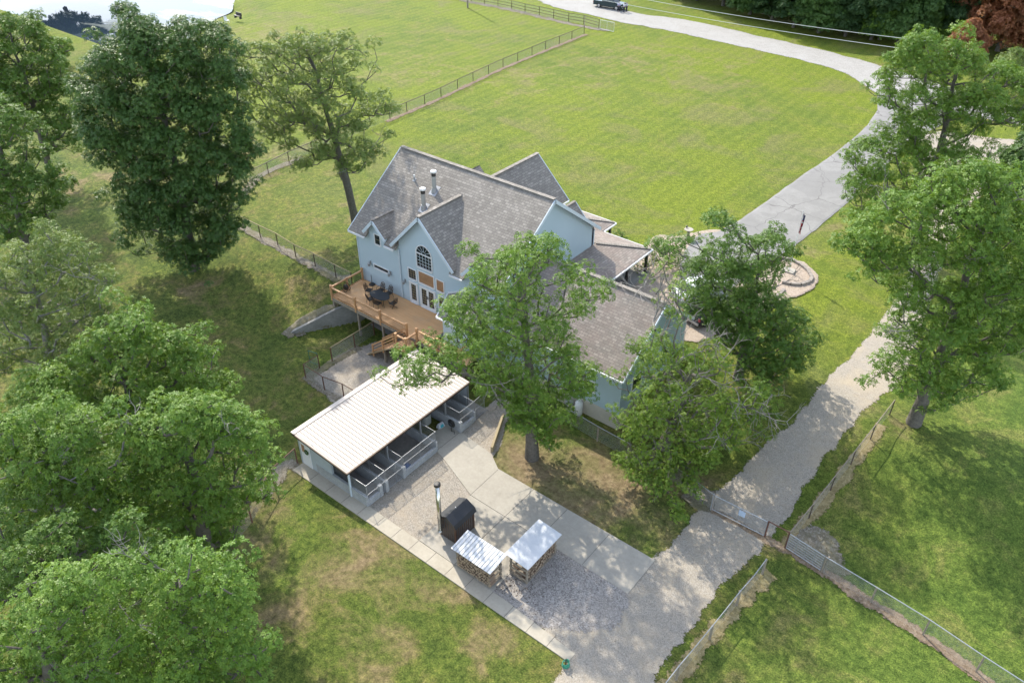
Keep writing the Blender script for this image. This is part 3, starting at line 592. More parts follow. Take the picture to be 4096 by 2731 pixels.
# front gable block and garage wing walls
b.box(-42.3, YF, 1.8, -42.1, 52.3, 7.2); b.box(-36.2, YF, 1.8, -36.0, 52.3, 7.2)
b.prism([(-42.3, 1.8), (-36.0, 1.8), (-36.0, 7.2), (-39.15, 10.25), (-42.3, 7.2)], 1, 52.1, 52.3)
b.prism([(-36.0, 5.3), (-33.5, 5.3), (-33.5, 6.1), (-34.72, 7.3), (-36.0, 6.1)], 1, 51.9, 52.05)
# breakfast nook walls
b.prism([(-35.6, YB), (-34.45, 35.0), (-32.0, 35.0), (-30.9, YB)], 2, 2.6, 4.98)
b.build('wall', M['blue'], house)
g = MB(); gy0, gy1, gyr, gzr, gx1 = 37.25, 46.1, 41.7, 8.5, -20.15
g.prism([(gy0, 1.35), (gy1, 1.35), (gy1, 5.1), (gyr, 8.35), (gy0, 5.1)], 0, gx1-0.2, gx1)
g.box(XR, gy0, 1.35, gx1-0.2, gy0+0.2, 5.1); g.box(XR, gy1-0.2, 1.8, gx1-0.2, gy1, 5.1)
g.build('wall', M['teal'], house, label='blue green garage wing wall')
fnd = MB(); fnd.box(XR+0.01, gy0-0.04, -0.4, gx1+0.03, gy0+0.25, 1.36); fnd.box(gx1-0.25, gy0+0.25, -0.4, gx1+0.04, gy1, 1.36)
fnd.build('foundation', M['foundation'], house)
# main roof
rf = MB(); X0, X1 = -46.4, -30.65; yc = 37.45; zc = mz(yc)
rf.slab([(X0, yc, zc), (X1, yc, zc), (X1, YR, ZR), (X0, YR, ZR)], .14)
for a, c in ((X0, -44.45), (-42.3, -41.1), (-35.4, -34.0), (-32.3, X1)): rf.slab([(a, 36.9, mz(36.9)), (c, 36.9, mz(36.9)), (c, yc, zc), (a, yc, zc)], .14)
rf.slab([(X0, YR, ZR), (X1, YR, ZR), (X1, 50.14, mz(50.14)), (X0, 50.14, mz(50.14))], .14)
rf.build('roof', M['shingle'], house, uv=True)
def gable(ax, az, y0, xL, xR, zL, zR, sgn, mainz, ymin_back, extra=0.02):
    """gable roof running into the main slope: ridge from y0 to where the main roof reaches az"""
    m = MB(); yb = YR-sgn*(ZR-az)/0.75
    for xx, zz in ((xL, zL), (xR, zR)):
        yv = YR-sgn*(ZR-zz)/0.75
        m.slab([(ax, y0, az), (ax, yb+sgn*0.12, az), (xx, yv+sgn*0.12, zz), (xx, y0, zz)], .13)
    return m
gr = gable(-38.24, 10.99, 36.9, -41.5, -34.95, 7.62, 7.58, 1, None, None); gr.build('roof', M['shingle'], house, uv=True)
gr = gable(-43.4, 9.04, 36.9, -44.62, -42.15, 7.76, 7.76, 1, None, None); gr.build('roof', M['shingle'], house, uv=True)
gr = gable(-33.16, 8.74, 36.9, -34.12, -32.2, 7.74, 7.74, 1, None, None); gr.build('roof', M['shingle'], house, uv=True)
gr = gable(-39.14, 10.56, 52.7, -42.58, -35.69, 7.2, 7.2, -1, None, None); gr.build('roof', M['shingle'], house, uv=True)
gr = gable(-43.1, 9.45, 49.5, -44.4, -41.8, 8.15, 8.15, -1, None, None); gr.build('roof', M['shingle'], house, uv=True)
m = MB()
for xx in (-36.0, -33.43): m.slab([(-34.71, 52.27, 7.52), (-34.71, 49.9, 7.52), (xx, 49.9, 6.15), (xx, 52.27, 6.15)], .12)
m.build('roof', M['shingle'], house, uv=True)
# garage roof
m = MB(); GX0, GX1 = -30.99, -19.85
m.slab([(-32.0, 36.8, 4.86), (GX1, 36.8, 4.86), (GX1, gyr, gzr), (-31.02, gyr, gzr), (-31.02, YB+.3, 5.35), (-32.0, YB-0.05, 5.2)][0:1]+[(GX1, 36.8, 4.86), (GX1, gyr, gzr), (GX0, gyr, gzr), (GX0, 37.3, 5.23)][0:4], .13)
m.slab([(GX0, gyr, gzr), (GX1, gyr, gzr), (GX1, 46.6, 4.86), (GX0, 46.6, 4.86)], .13)
m.build('roof', M['shingle_brown'], house, uv=True, label='browner shingle roof over the garage wing')
# porch roofs
m = MB()
m.slab([(-31.0, 44.3, 5.64), (-31.0, 50.11, 5.64), (-27.53, 53.57, 4.8), (-27.53, 44.3, 4.8)], .12)
m.slab([(-31.0, 50.11, 5.64), (-42.0, 50.11, 5.64), (-42.0, 53.57, 4.8), (-27.53, 53.57, 4.8)], .12)
m.slab([(-32.5, 55.67, 4.8), (-35.3, 52.87, 5.6), (-38.3, 52.87, 5.6), (-41.0, 55.67, 4.8)], .12)
m.slab([(-32.5, 55.67, 4.8), (-35.3, 52.87, 5.6), (-35.3, 49.8, 5.6), (-32.5, 49.8, 4.8)], .12)
m.slab([(-41.0, 55.67, 4.8), (-38.3, 52.87, 5.6), (-38.3, 49.8, 5.6), (-41.0, 49.8, 4.8)], .12)
m.slab([(-35.3, 52.87, 5.6), (-38.3, 52.87, 5.6), (-38.3, 49.8, 5.6), (-35.3, 49.8, 5.6)], .12)
m.build('porch_roof', M['shingle_brown'], house, uv=True)
# nook roof
m = MB(); A = (-35.95, 37.34, 5.05); Cn = (-34.5, 34.5, 5.05); C2 = (-31.9, 34.5, 5.05); D2 = (-30.5, 37.34, 5.05); ap = (-33.2, 37.34, 6.45)
m.slab([A, ap, Cn], .1); m.slab([Cn, ap, C2], .1); m.slab([C2, ap, D2], .1); m.build('nook_roof', M['shingle'], house, uv=True)
# ridge caps
rc = MB()
rc.bar((X0, YR, ZR+.03), (X1, YR, ZR+.03), .34, .06); rc.bar((-38.24, 36.88, 11.01), (-38.24, 41.6, 11.01), .32, .06); rc.bar((-43.4, 36.9, 9.06), (-43.4, 39.2, 9.06), .25, .05)
rc.bar((-33.16, 36.9, 8.76), (-33.16, 38.8, 8.76), .25, .05); rc.bar((-39.14, 45.8, 10.58), (-39.14, 52.72, 10.58), .32, .06); rc.bar((GX0, gyr, gzr+.03), (GX1, gyr, gzr+.03), .34, .06)
rc.bar((-31.0, 50.11, 5.68), (-27.6, 53.5, 4.86), .28, .05); rc.bar((-35.3, 52.87, 5.64), (-32.6, 55.6, 4.85), .26, .05); rc.bar((-34.71, 52.27, 7.54), (-34.71, 49.9, 7.54), .25, .05)
rc.build('ridge_cap', M['shingle'], house, uv=True)
# trim: rake boards, gutters, corner returns
t = MB()
def rake(p, q, off=0.0, h_=.24, w_=.07):
    t.bar((p[0], p[1], p[2]-.13), (q[0], q[1], q[2]-.13), w_, h_)
for ax, az, y, xa, za, xb, zb in ((-38.24, 10.97, 36.86, -41.5, 7.60, -34.95, 7.56), (-43.4, 9.02, 36.86, -44.62, 7.74, -42.15, 7.74), (-33.16, 8.72, 36.86, -34.12, 7.72, -32.2, 7.72), (-39.14, 10.54, 52.74, -42.58, 7.18, -35.69, 7.18), (-34.71, 7.5, 52.31, -36.0, 6.13, -33.43, 6.13)):
    rake((ax, y, az), (xa, y, za)); rake((ax, y, az), (xb, y, zb))
for x in (X1+.04, X0-.04):
    rake((x, YR, ZR-.02), (x, 36.9, mz(36.9)-.02), h_=.26); rake((x, YR, ZR-.02), (x, 50.14, mz(50.14)-.02), h_=.26)
rake((GX1+.04, gyr, gzr-.02), (GX1+.04, 36.8, 4.84)); rake((GX1+.04, gyr, gzr-.02), (GX1+.04, 46.6, 4.84))
t.build('fascia', M['bluetrim'], house)
t = MB()
def gut(x0, y0, x1, y1, z): t.bar((x0, y0, z-.12), (x1, y1, z-.12), .11, .13)
for a, c in ((X0, -44.5), (-42.25, -41.2), (-35.3, -34.05), (-32.25, X1)): gut(a, 36.84, c, 36.84, mz(36.9))
gut(X0, 50.2, X1, 50.2, mz(50.14)); gut(-31.0, 36.74, GX1, 36.74, 4.86); gut(GX0, 46.66, GX1, 46.66, 4.86); gut(-27.47, 46.6, -27.47, 53.62, 4.82); gut(-27.5, 53.63, -32.4, 53.63, 4.82)
gut(-32.44, 53.7, -32.44, 55.7, 4.82); gut(-32.5, 55.73, -41.0, 55.73, 4.82); gut(-35.63, 50.3, -35.63, 52.7, 7.2)
t.bar((-36.0, 37.3, 4.97), (-34.52, 34.43, 4.97), .1, .12); t.bar((-34.52, 34.43, 4.97), (-31.9, 34.43, 4.97), .1, .12)
t.bar((-35.95, 37.3, 5.12), (-33.2, 37.3, 6.5), .06, .14); 
t.build('gutter', M['trim'], house)
t = MB(); t.tube([(-41.05, 37.25, 7.1), (-41.05, 37.25, 2.7)], .055, 8); t.tube([(-33.75, 37.25, 6.95), (-33.75, 37.25, 5.4)], .05, 8); t.bar((-45.97, 37.31, 7.2), (-45.97, 37.31, 0.3), .07, .07, (1, 0, 0)); t.bar((-30.98, 49.7, 7.1), (-30.98, 49.7, 5.7), .1, .1, (1, 0, 0))
t.build('downspout', M['bluetrim'], house)
# windows (frame > pane) on the rear wall
def window(name, x0, z0, x1, z1, pane=None, muntins=(2, 3), y=YB, fr=.09, sill=True, mm=None):
    f = MB(); yy = y-.05
    f.box(x0, yy, z0, x0+fr, y, z1); f.box(x1-fr, yy, z0, x1, y, z1); f.box(x0+fr, yy, z1-fr, x1-fr, y, z1); f.box(x0+fr, yy-(.03 if sill else 0), z0-(.04 if sill else 0), x1-fr, y, z0+fr)
    fo = f.build(name, mm or M['trim'], house)
    p = MB(); p.box(x0+fr-.005, y-.02, z0+fr-.005, x1-fr+.005, y-.003, z1-fr+.005); p.build('pane', pane or M['glass'], fo)
    if muntins:
        mu = MB(); nx_, nz_ = muntins
        for i in range(1, nx_): xx = x0+fr+(x1-x0-2*fr)*i/nx_; mu.box(xx-.012, y-.035, z0+fr, xx+.012, y-.021, z1-fr)
        for i in range(1, nz_): zz = z0+fr+(z1-z0-2*fr)*i/nz_; mu.box(x0+fr, y-.034, zz-.012, x1-fr, y-.0215, zz+.012)
        mu.build('muntins', M['tanwood'], fo)
    return fo
window('window', -40.25, 4.82, -39.28, 5.85, None, (3, 4)); window('window', -39.12, 4.82, -37.36, 6.0, M['blind'], None); window('window', -37.22, 4.82, -36.32, 5.95, M['blind'], None)
window('window', -43.86, 6.6, -43.1, 7.62, None, (1, 2)); window('window', -44.3, 4.25, -42.5, 4.68, None, None)
window('window', -37.05, 2.75, -36.1, 4.5, None, (3, 5), sill=False)
# arched window
f = MB(); xc, ra, zb, zs = -38.33, .86, 6.28, 7.55; n = 24
outer = [(xc-ra, zb), (xc+ra, zb)]+[(xc+ra*math.cos(math.pi*i/n), zs+ra*math.sin(math.pi*i/n)) for i in range(n+1)]
for i in range(n):
    a0, a1 = math.pi*i/n, math.pi*(i+1)/n; ri = ra-.09
    f.prism([(xc+ra*math.cos(a0), zs+ra*math.sin(a0)), (xc+ra*math.cos(a1), zs+ra*math.sin(a1)), (xc+ri*math.cos(a1), zs+ri*math.sin(a1)), (xc+ri*math.cos(a0), zs+ri*math.sin(a0))], 1, YB-.06, YB)
f.box(xc-ra, YB-.06, zb, xc-ra+.09, YB, zs); f.box(xc+ra-.09, YB-.06, zb, xc+ra, YB, zs); f.box(xc-ra+.09, YB-.1, zb-.05, xc+ra-.09, YB, zb+.09); f.box(xc-ra+.09, YB-.055, zs-.05, xc+ra-.09, YB, zs+.05)
fo = f.build('arched_window', M['trim'], house)
p = MB(); ri = ra-.08; p.prism([(xc-ri, zb+.08), (xc+ri, zb+.08)]+[(xc+ri*math.cos(math.pi*i/n), zs+ri*math.sin(math.pi*i/n)) for i in range(n+1)], 1, YB-.02, YB-.003); p.build('pane', M['glass'], fo)
mu = MB()
for i in range(1, 5): xx = xc-ri+2*ri*i/5; mu.box(xx-.012, YB-.035, zb+.09, xx+.012, YB-.021, zs-.05)
for i in range(1, 4): zz = zb+.09+(zs-zb-.14)*i/4; mu.box(xc-ri, YB-.034, zz-.012, xc+ri, YB-.0215, zz+.012)
for i in range(1, 6): a0 = math.pi*i/6; mu.bar((xc+.2*math.cos(a0), YB-.03, zs+.05+.2*math.sin(a0)), (xc+(ri-.02)*math.cos(a0), YB-.03, zs+(ri-.02)*math.sin(a0)), .02, .02)
for i in range(8): a0, a1 = math.pi*i/8, math.pi*(i+1)/8; mu.bar((xc+.22*math.cos(a0), YB-.03, zs+.05+.22*math.sin(a0)), (xc+.22*math.cos(a1), YB-.03, zs+.05+.22*math.sin(a1)), .02, .02)
mu.build('muntins', M['bluetrim'], fo)
# patio doors
def door(x0, x1, z0, z1, leafs):
    f = MB(); fr = .1
    f.box(x0, YB-.07, z0, x0+fr, YB, z1); f.box(x1-fr, YB-.07, z0, x1, YB, z1); f.box(x0+fr, YB-.07, z1-fr, x1-fr, YB, z1); f.box(x0+fr, YB-.12, z0, x1-fr, YB, z0+.08)
    w_ = (x1-x0-2*fr)/leafs
    for i in range(leafs):
        a = x0+fr+w_*i; c = a+w_; s = .11
        f.box(a+.001, YB-.05, z0+.08, a+s, YB, z1-fr); f.box(c-s, YB-.05, z0+.08, c-.001, YB, z1-fr); f.box(a+s, YB-.05, z0+.08, c-s, YB, z0+.3); f.box(a+s, YB-.05, z1-fr-.12, c-s, YB, z1-fr)
    fo = f.build('door', M['trim'], house); p = MB(); mu = MB()
    for i in range(leafs):
        a = x0+fr+w_*i+.105; c = x0+fr+w_*(i+1)-.105; p.box(a, YB-.02, z0+.295, c, YB-.003, z1-fr-.115)
        for k in range(1, 3): xx = a+(c-a)*k/3; mu.box(xx-.011, YB-.035, z0+.3, xx+.011, YB-.021, z1-fr-.12)
        for k in range(1, 6): zz = z0+.3+(z1-fr-.12-z0-.3)*k/6; mu.box(a, YB-.034, zz-.011, c, YB-.0215, zz+.011)
    p.build('pane', M['glass'], fo); mu.build('muntins', M['tanwood'], fo)
    if leafs == 2:
        h_ = MB(); xm = (x0+x1)/2
        for s in (-.05, .05): h_.box(xm+s-.015, YB-.09, z0+1.0, xm+s+.015, YB-.05, z0+1.25)
        h_.build('handle', M['dark'], fo)
door(-40.2, -39.25, 2.62, 4.62, 1); door(-39.05, -37.33, 2.62, 4.62, 2)
# garage end wall window, small windows on the teal wall
mm_ = MB(); mm_.box(gx1, 38.6, 2.6, gx1+.05, 39.9, 3.9); wo = mm_.build('window', M['trim'], house); p = MB(); p.box(gx1+.05, 38.7, 2.7, gx1+.058, 39.8, 3.8); p.build('pane', M['glass'], wo)
mm_ = MB(); mm_.box(-23.2, gy0-.05, 2.3, -22.2, gy0, 3.3); wo = mm_.build('window', M['trim'], house); p = MB(); p.box(-23.1, gy0-.058, 2.4, -22.3, gy0-.05, 3.2); p.build('pane', M['glass'], wo)
# attic vent marks and wall lamps
for lx, lz in ((-40.64, 4.3), (-44.62, 4.5), (-42.28, 4.4)):
    l = MB(); l.box(lx-.06, YB-.04, lz-.1, lx+.06, YB-.001, lz+.25); l.tube([(lx, YB-.05, lz+.2), (lx, YB-.2, lz+.28), (lx, YB-.24, lz+.2)], .02, 6); l.tube([(lx, YB-.24, lz+.2), (lx, YB-.24, lz+.12), (lx, YB-.24, lz-.12), (lx, YB-.24, lz-.18)], [.03, .11, .1, .03], 8)
    lo = l.build('wall_lamp', M['galv'], house)
# roof vents
def flue(px, py, r_, hh, cap=True, paint=None):
    # foot on the rear roof slope
    z = 9.5
    for _ in range(30): p_ = P(px, py, z); z = .6*z+.4*mz(p_[1])
    x, y = p_[0], p_[1]; fl = MB(); s = r_*2.1
    fl.slab([(x-s, y-s, mz(y-s)+.03), (x+s, y-s, mz(y-s)+.03), (x+s, y+s, mz(y+s)+.03), (x-s, y+s, mz(y+s)+.03)], .02)
    fl.tube([(x, y, z-.1), (x, y, z+.28)], [r_*1.6, r_*1.15], 14); fo = fl.build('flue_flashing', M['galv'], house)
    q = MB(); q.cyl(x, y, z+.25, z+hh*.82, r_, 14); q.build('flue_pipe', paint or M['ac'], fo)
    if cap:
        q = MB(); q.cyl(x, y, z+hh*.72, z+hh*.88, r_*.92+.02, 14); q.build('flue_collar', M['dark'], fo)
        q = MB(); q.tube([(x, y, z+hh*.88), (x, y, z+hh*.9), (x, y, z+hh*.97), (x, y, z+hh)], [r_*.9, r_*1.45, r_*1.45, r_*.9], 16); q.build('flue_cap', M['whitepaint'], fo)
flue(1300+1035/2.614, 500+870/2.614, .17, 1.75); flue(1300+1145/2.614, 500+690/2.614, .17, 1.75); flue(1300+935/2.614, 500+575/2.614, .06, .55, False, M['whitepaint'])
# porch columns and railing
pc = MB()
for x, y in ((-27.8, 53.3), (-27.8, 50.2), (-27.8, 47.3), (-30.2, 53.3), (-32.8, 55.3), (-36.5, 55.3), (-40.7, 55.3)): pc.box(x-.1, y-.1, 2.2, x+.1, y+.1, 4.75)
pc.build('porch_column', M['dark'], house)
pf = MB(); pf.box(-31, 46.2, 1.9, -27.4, 53.5, 2.62); pf.box(-42, 49.71, 1.9, -31.001, 53.5, 2.62); pf.build('porch_floor', M['oldconc'], house)
pr = MB()
for k in range(28): pr.box(-27.75, 47.3+k*.105, 2.65, -27.73, 47.32+k*.105, 3.55)
pr.box(-27.78, 47.3, 3.52, -27.7, 50.2, 3.58); pr.build('porch_railing', M['dark'], house)
# ------------------------------------------------------------------ deck
deck = thing('deck', (-40, 35.5, 0), 'honey stained wooden deck raised on posts behind the blue house, with curved balusters', 'deck')
DZ = 2.6
d = MB(); d.box(-45.75, 33.75, DZ-.04, -35.2, 37.3, DZ); d.box(-35.2, 33.75, DZ-.04, -31.0, 34.95, DZ); d.build('deck_floor', M['deck'], deck)
d = MB(); d.box(-45.8, 33.68, DZ-.32, -31.0, 33.74, DZ-.045); d.box(-45.8, 33.75, DZ-.32, -45.74, 37.3, DZ-.045)
for k in range(16): d.box(-45.3+k*.9, 33.75, DZ-.28, -45.25+k*.9, 34.9, DZ-.045)
d.build('rim_joist', M['greywood'], deck)
for x, y in ((-45.6, 33.8), (-42.75, 33.85), (-39.9, 33.85), (-37.0, 33.85), (-34.0, 33.85), (-31.5, 33.85), (-42.75, 36.2), (-39.9, 36.2), (-37, 36.2)):
    d = MB(); d.box(x-.08, y-.08, min(0.1, tz(x, y))-.1, x+.08, y+.08, DZ-.04); d.build('support_post', M['greywood'], deck)
def rail(p, q, parent, bottom=True, post0=True, post1=True, z0=None, belly=None, bal=True, name='railing'):
    p = Vector(p); q = Vector(q); L = (q-p).length; d_ = (q-p)/L; nrm = Vector((d_.y, -d_.x, 0)).normalized()*(belly if belly is not None else 1)
    r_ = MB(); r_.bar(p+Vector((0, 0, .95)), q+Vector((0, 0, .95)), .14, .045); r_.bar(p+Vector((0, 0, .87)), q+Vector((0, 0, .87)), .04, .09); r_.bar(p+Vector((0, 0, .1)), q+Vector((0, 0, .1)), .04, .09)
    ro = r_.build(name, M['wood'], parent)
    if bal:
        n_ = int(L/.115); bb = MB()
        for k in range(1, n_):
            a = p+d_*(L*k/n_)
            bb.tube([a+Vector((0, 0, .1)), a+Vector((0, 0, .25))+nrm*.07, a+Vector((0, 0, .4))+nrm*.085, a+Vector((0, 0, .62))+nrm*.02, a+Vector((0, 0, .88))], .014, 4, False)
        bb.build('balusters', M['bronze'], ro)
def post(x, y, z, h_, parent, w_=.14, mat=None, name='rail_post'):
    r_ = MB(); r_.box(x-w_/2, y-w_/2, z-.3, x+w_/2, y+w_/2, z+h_); r_.box(x-w_/2-.02, y-w_/2-.02, z+h_, x+w_/2+.02, y+w_/2+.02, z+h_+.03); r_.build(name, mat or M['wood'], parent)
PX = [-45.65, -42.8, -39.95, -37.05]
for x in PX: post(x, 33.72, DZ, 1.12, deck)
for a, c in zip(PX[:-1], PX[1:]): rail((a+.07, 33.72, DZ), (c-.07, 33.72, DZ), deck)
post(-45.68, 37.15, DZ, 1.12, deck); rail((-45.68, 37.1, DZ), (-45.68, 33.79, DZ), deck); post(-45.68, 35.45, DZ, 1.0, deck)
post(-36.0, 33.72, DZ, 1.12, deck)
for a, c in ((-36.0, -33.9), (-33.9, -31.8)): rail((a+.07, 33.72, DZ), (c-.07, 33.72, DZ), deck); post(c, 33.72, DZ, 1.12, deck)
rail((-31.8, 33.8, DZ), (-31.8, 34.9, DZ), deck)
# landing and stairs
LZ = 2.4
d = MB(); d.box(-37.1, 32.5, LZ-.04, -36.0, 33.66, LZ); d.box(-37.12, 32.46, LZ-.28, -35.98, 32.5, LZ-.04); d.box(-35.99, 32.5, LZ-.28, -35.95, 33.66, LZ-.04); d.build('landing', M['wood'], deck)
post(-37.05, 32.55, LZ, 1.05, deck); post(-36.02, 32.55, LZ, 1.05, deck)
rail((-36.98, 32.55, LZ), (-36.1, 32.55, LZ), deck); rail((-36.02, 32.62, LZ), (-36.02, 33.62, LZ), deck, belly=1)
for x, y in ((-37.05, 32.58), (-36.05, 32.58), (-38.5, 32.56)):
    d = MB(); d.box(x-.07, y-.07, -.1, x+.07, y+.07, LZ-.25 if x > -38 else 1.15); d.build('support_post', M['greywood'], deck)
st = MB(); x0, x1 = -37.1, -40.3; n = 12
for k in range(n):
    x = x0+(x1-x0)*(k+1)/n; z = LZ*(1-(k+1)/(n+0.6)); st.box(x, 32.5, z-.04, x+.3, 33.5, z)
st.build('stair_tread', M['wood'], deck)
st = MB()
for y in (32.46, 33.52): st.bar((x0, y, LZ-.2), (x1-.1, y, .02), .045, .28, (0, 1, 0))
st.build('stringer', M['tanwood'], deck)
for y in (32.42, 33.56):
    st = MB()
    for hh in (.95, .68, .42): st.bar((x0-.05, y, LZ+hh-.1), (x1+.5, y, .32+hh-.1), .04 if hh < .9 else .12, .13 if hh < .9 else .04, (0, 1, 0))
    st.build('stair_rail', M['wood'], deck)
    for fx in (.5, .93):
        xx = x0+(x1+.4-x0)*fx; zz = LZ+(.3-LZ)*fx; q_ = MB(); q_.box(xx-.05, y-.05, zz-.3, xx+.05, y+.05, zz+.85); q_.build('rail_post', M['wood'], deck)
# retaining wall
rw = MB(); pts = RW; off = .13; tops = [.42, 1.85, 2.3, 2.6]
L_ = []; R_ = []
for i, p_ in enumerate(pts):
    a = np.array(pts[max(i-1, 0)]); c = np.array(pts[min(i+1, 3)]); dd_ = (c-a)/np.hypot(*(c-a)); nr = np.array([-dd_[1], dd_[0]]); L_.append(np.array(p_)+nr*off); R_.append(np.array(p_)-nr*off)
V_ = []; F_ = []
for i in range(4): V_ += [(*L_[i], -.3), (*R_[i], -.3), (*R_[i], tops[i]-.12), (*L_[i], tops[i]-.12)]
for i in range(3):
    for k in range(4): F_.append((i*4+k, i*4+(k+1) % 4, i*4+4+(k+1) % 4, i*4+4+k))
F_ += [(0, 1, 2, 3), (12, 13, 14, 15)]
rw.add(V_, F_); single(rw, 'retaining_wall', M['oldconc'], 'sloping grey concrete retaining wall running out from under the deck', 'wall')
# deck furniture
tb = P(1420+700/7.13, 1060+860/7.13, DZ+.72)
table = thing('patio_table', (tb[0], tb[1], DZ), 'dark oval metal patio table on the wooden deck', 'table')
t = MB(); n = 32; TA, TBB = 1.05, .55; top = [(tb[0]+TA*math.cos(2*math.pi*i/n)*(1-.08*math.cos(4*math.pi*i/n)), tb[1]+TBB*math.sin(2*math.pi*i/n)) for i in range(n)]
t.prism(top, 2, DZ+.69, DZ+.73); t.build('tabletop', simple('slate_metal', (0.05, 0.052, 0.06), 0.3, 0.3, var=.1), table)
for sx in (-1, 1):
    for sy in (-1, 1):
        l = MB(); l.tube([(tb[0]+sx*.75, tb[1]+sy*.3, DZ+.69), (tb[0]+sx*.65, tb[1]+sy*.24, DZ+.35), (tb[0]+sx*.82, tb[1]+sy*.36, DZ+.01)], .022, 6); l.build('leg', M['bronze'], table)
def chair(x, y, rot, label, swivel=False):
    o = thing('patio_chair', (x, y, DZ), label, 'chair', 'patio chairs around the oval table'); ca, sa = math.cos(rot), math.sin(rot)
    def w_(p): return (x+p[0]*ca-p[1]*sa, y+p[0]*sa+p[1]*ca, DZ+p[2])
    s = MB(); s.prism([(-.24, -.24), (.24, -.24), (.26, .22), (-.26, .22)], 2, .4, .45); s.v = [w_(p) for p in s.v]; s.build('seat', M['dark'], o)
    b_ = MB(); fr_ = [(-.24, -.22, .45), (-.25, -.30, .75), (-.18, -.35, .95), (0, -.37, 1.02), (.18, -.35, .95), (.25, -.30, .75), (.24, -.22, .45)]; b_.tube([w_(p) for p in fr_], .02, 6)
    for k in range(-4, 5):
        u = k*.055
        b_.tube([w_((max(-.24, u-.16), -.235, .48)), w_((min(.2, u+.12), -.345, .93))], .008, 4); b_.tube([w_((min(.24, u+.16), -.235, .48)), w_((max(-.2, u-.12), -.345, .93))], .008, 4)
    b_.build('backrest', M['bronze'], o)
    for sx in (-1, 1):
        a_ = MB(); a_.tube([w_((sx*.25, -.27, .66)), w_((sx*.3, 0, .67)), w_((sx*.28, .2, .64)), w_((sx*.26, .2, .42))], .016, 5); a_.build('armrest', M['bronze'], o)
    if swivel:
        l = MB(); l.tube([w_((0, 0, .4)), w_((0, 0, .12))], .035, 8)
        for k in range(4):
            a = k*math.pi/2+.4; l.tube([w_((0, 0, .12)), w_((.32*math.cos(a), .32*math.sin(a), .03))], .02, 5)
        l.build('swivel_base', M['bronze'], o)
    else:
        for sx in (-1, 1):
            for sy in (-1, 1): l = MB(); l.tube([w_((sx*.22, sy*.2, .4)), w_((sx*.27, sy*.26, .01))], .017, 5); l.build('leg', M['bronze'], o)
ch = lambda x, y, z=DZ+.5: P(1420+x/7.13, 1060+y/7.13, z)
for (x, y, rt_, lb, sw) in [(395, 690, -.6, 'lattice backed patio chair at the umbrella base end of the oval table', False), (730, 690, math.pi, 'patio chair on the house side of the oval table, nearer the umbrella base', False), (955, 780, math.pi, 'patio chair on the house side of the oval table, nearer the glazed doors', False),
                 (1085, 1060, math.pi/2, 'swivel patio chair with star base at the door end of the oval table', True), (640, 1060, 0.1, 'patio chair on the railing side of the oval table, nearer the glazed doors', False), (440, 940, -.25, 'patio chair on the railing side of the oval table, farther from the doors', False)]:
    p_ = ch(x, y); r2 = {math.pi: math.pi}.get(rt_, rt_); chair(p_[0], p_[1], r2 if rt_ not in (-.6,) else -math.pi/2+.35, lb, sw)
p_ = P(1420+490/7.13, 1060+560/7.13, DZ); ub = thing('umbrella_base', (p_[0], p_[1], DZ), 'round black umbrella base with short pole beside the blue wall', 'umbrella base')
q_ = MB(); q_.tube([(p_[0], p_[1], DZ+.005), (p_[0], p_[1], DZ+.06), (p_[0], p_[1], DZ+.1)], [.27, .27, .1], 20); q_.build('base', M['dark'], ub); q_ = MB(); q_.cyl(p_[0], p_[1], DZ+.1, DZ+.95, .025, 8); q_.build('pole', M['dark'], ub)
# round bronze ornament leaning on the side railing
p_ = (-45.35, 35.0, DZ); fp = thing('hose_reel', p_, 'round dark bronze hose reel against the left side railing of the deck', 'hose reel')
for yy in (-.16, .16):
    q_ = MB(); q_.tube([(p_[0]+.36*math.cos(2*math.pi*i/20), p_[1]+yy, DZ+.45+.36*math.sin(2*math.pi*i/20)) for i in range(21)], .028, 6, False)
    for k in range(4): a = math.pi*k/4; q_.bar((p_[0]-.35*math.cos(a), p_[1]+yy, DZ+.45-.35*math.sin(a)), (p_[0]+.35*math.cos(a), p_[1]+yy, DZ+.45+.35*math.sin(a)), .02, .02)
    q_.build('wheel', M['bronze'], fp)
q_ = MB(); q_.tube([(p_[0], p_[1]-.16, DZ+.45), (p_[0], p_[1]-.1, DZ+.45), (p_[0], p_[1]+.1, DZ+.45), (p_[0], p_[1]+.16, DZ+.45)], [.1, .24, .24, .1], 14); q_.build('coiled_hose', M['dark'], fp)
# ------------------------------------------------------------------ kennel
ken = thing('kennel', (-32.5, 27, 0), 'long low kennel with cream ribbed metal roof and grey block walls', 'kennel')
KY0, KY1 = 21.35, 32.7
m = MB(); KR = [(-35.15, 2.62), (-30.0, 2.22)]
m.slab([(-35.15, KY0-.15, 2.62), (-29.98, KY0-.15, 2.22), (-29.98, KY1+.1, 2.22), (-35.15, KY1+.1, 2.62)], .06); m.build('roof', M['tinroof'], ken)
m = MB()
k = KY0-.05
while k < KY1:
    m.bar((-35.0, k, 2.628), (-30.0, k, 2.238), .022, .022); k += .305
m.build('roof_ribs', M['rib'], ken)
m = MB(); m.bar((-35.12, KY0-.18, 2.63), (-35.12, KY1+.12, 2.63), .34, .05); m.build('ridge_flashing', M['tinroof'], ken)
m = MB(); m.bar((-29.93, KY0-.18, 2.14), (-29.93, KY1+.1, 2.14), .07, .14); m.bar((-35.15, KY0-.19, 2.53), (-29.95, KY0-.19, 2.13), .05, .13); m.build('fascia', M['bronze'], ken)
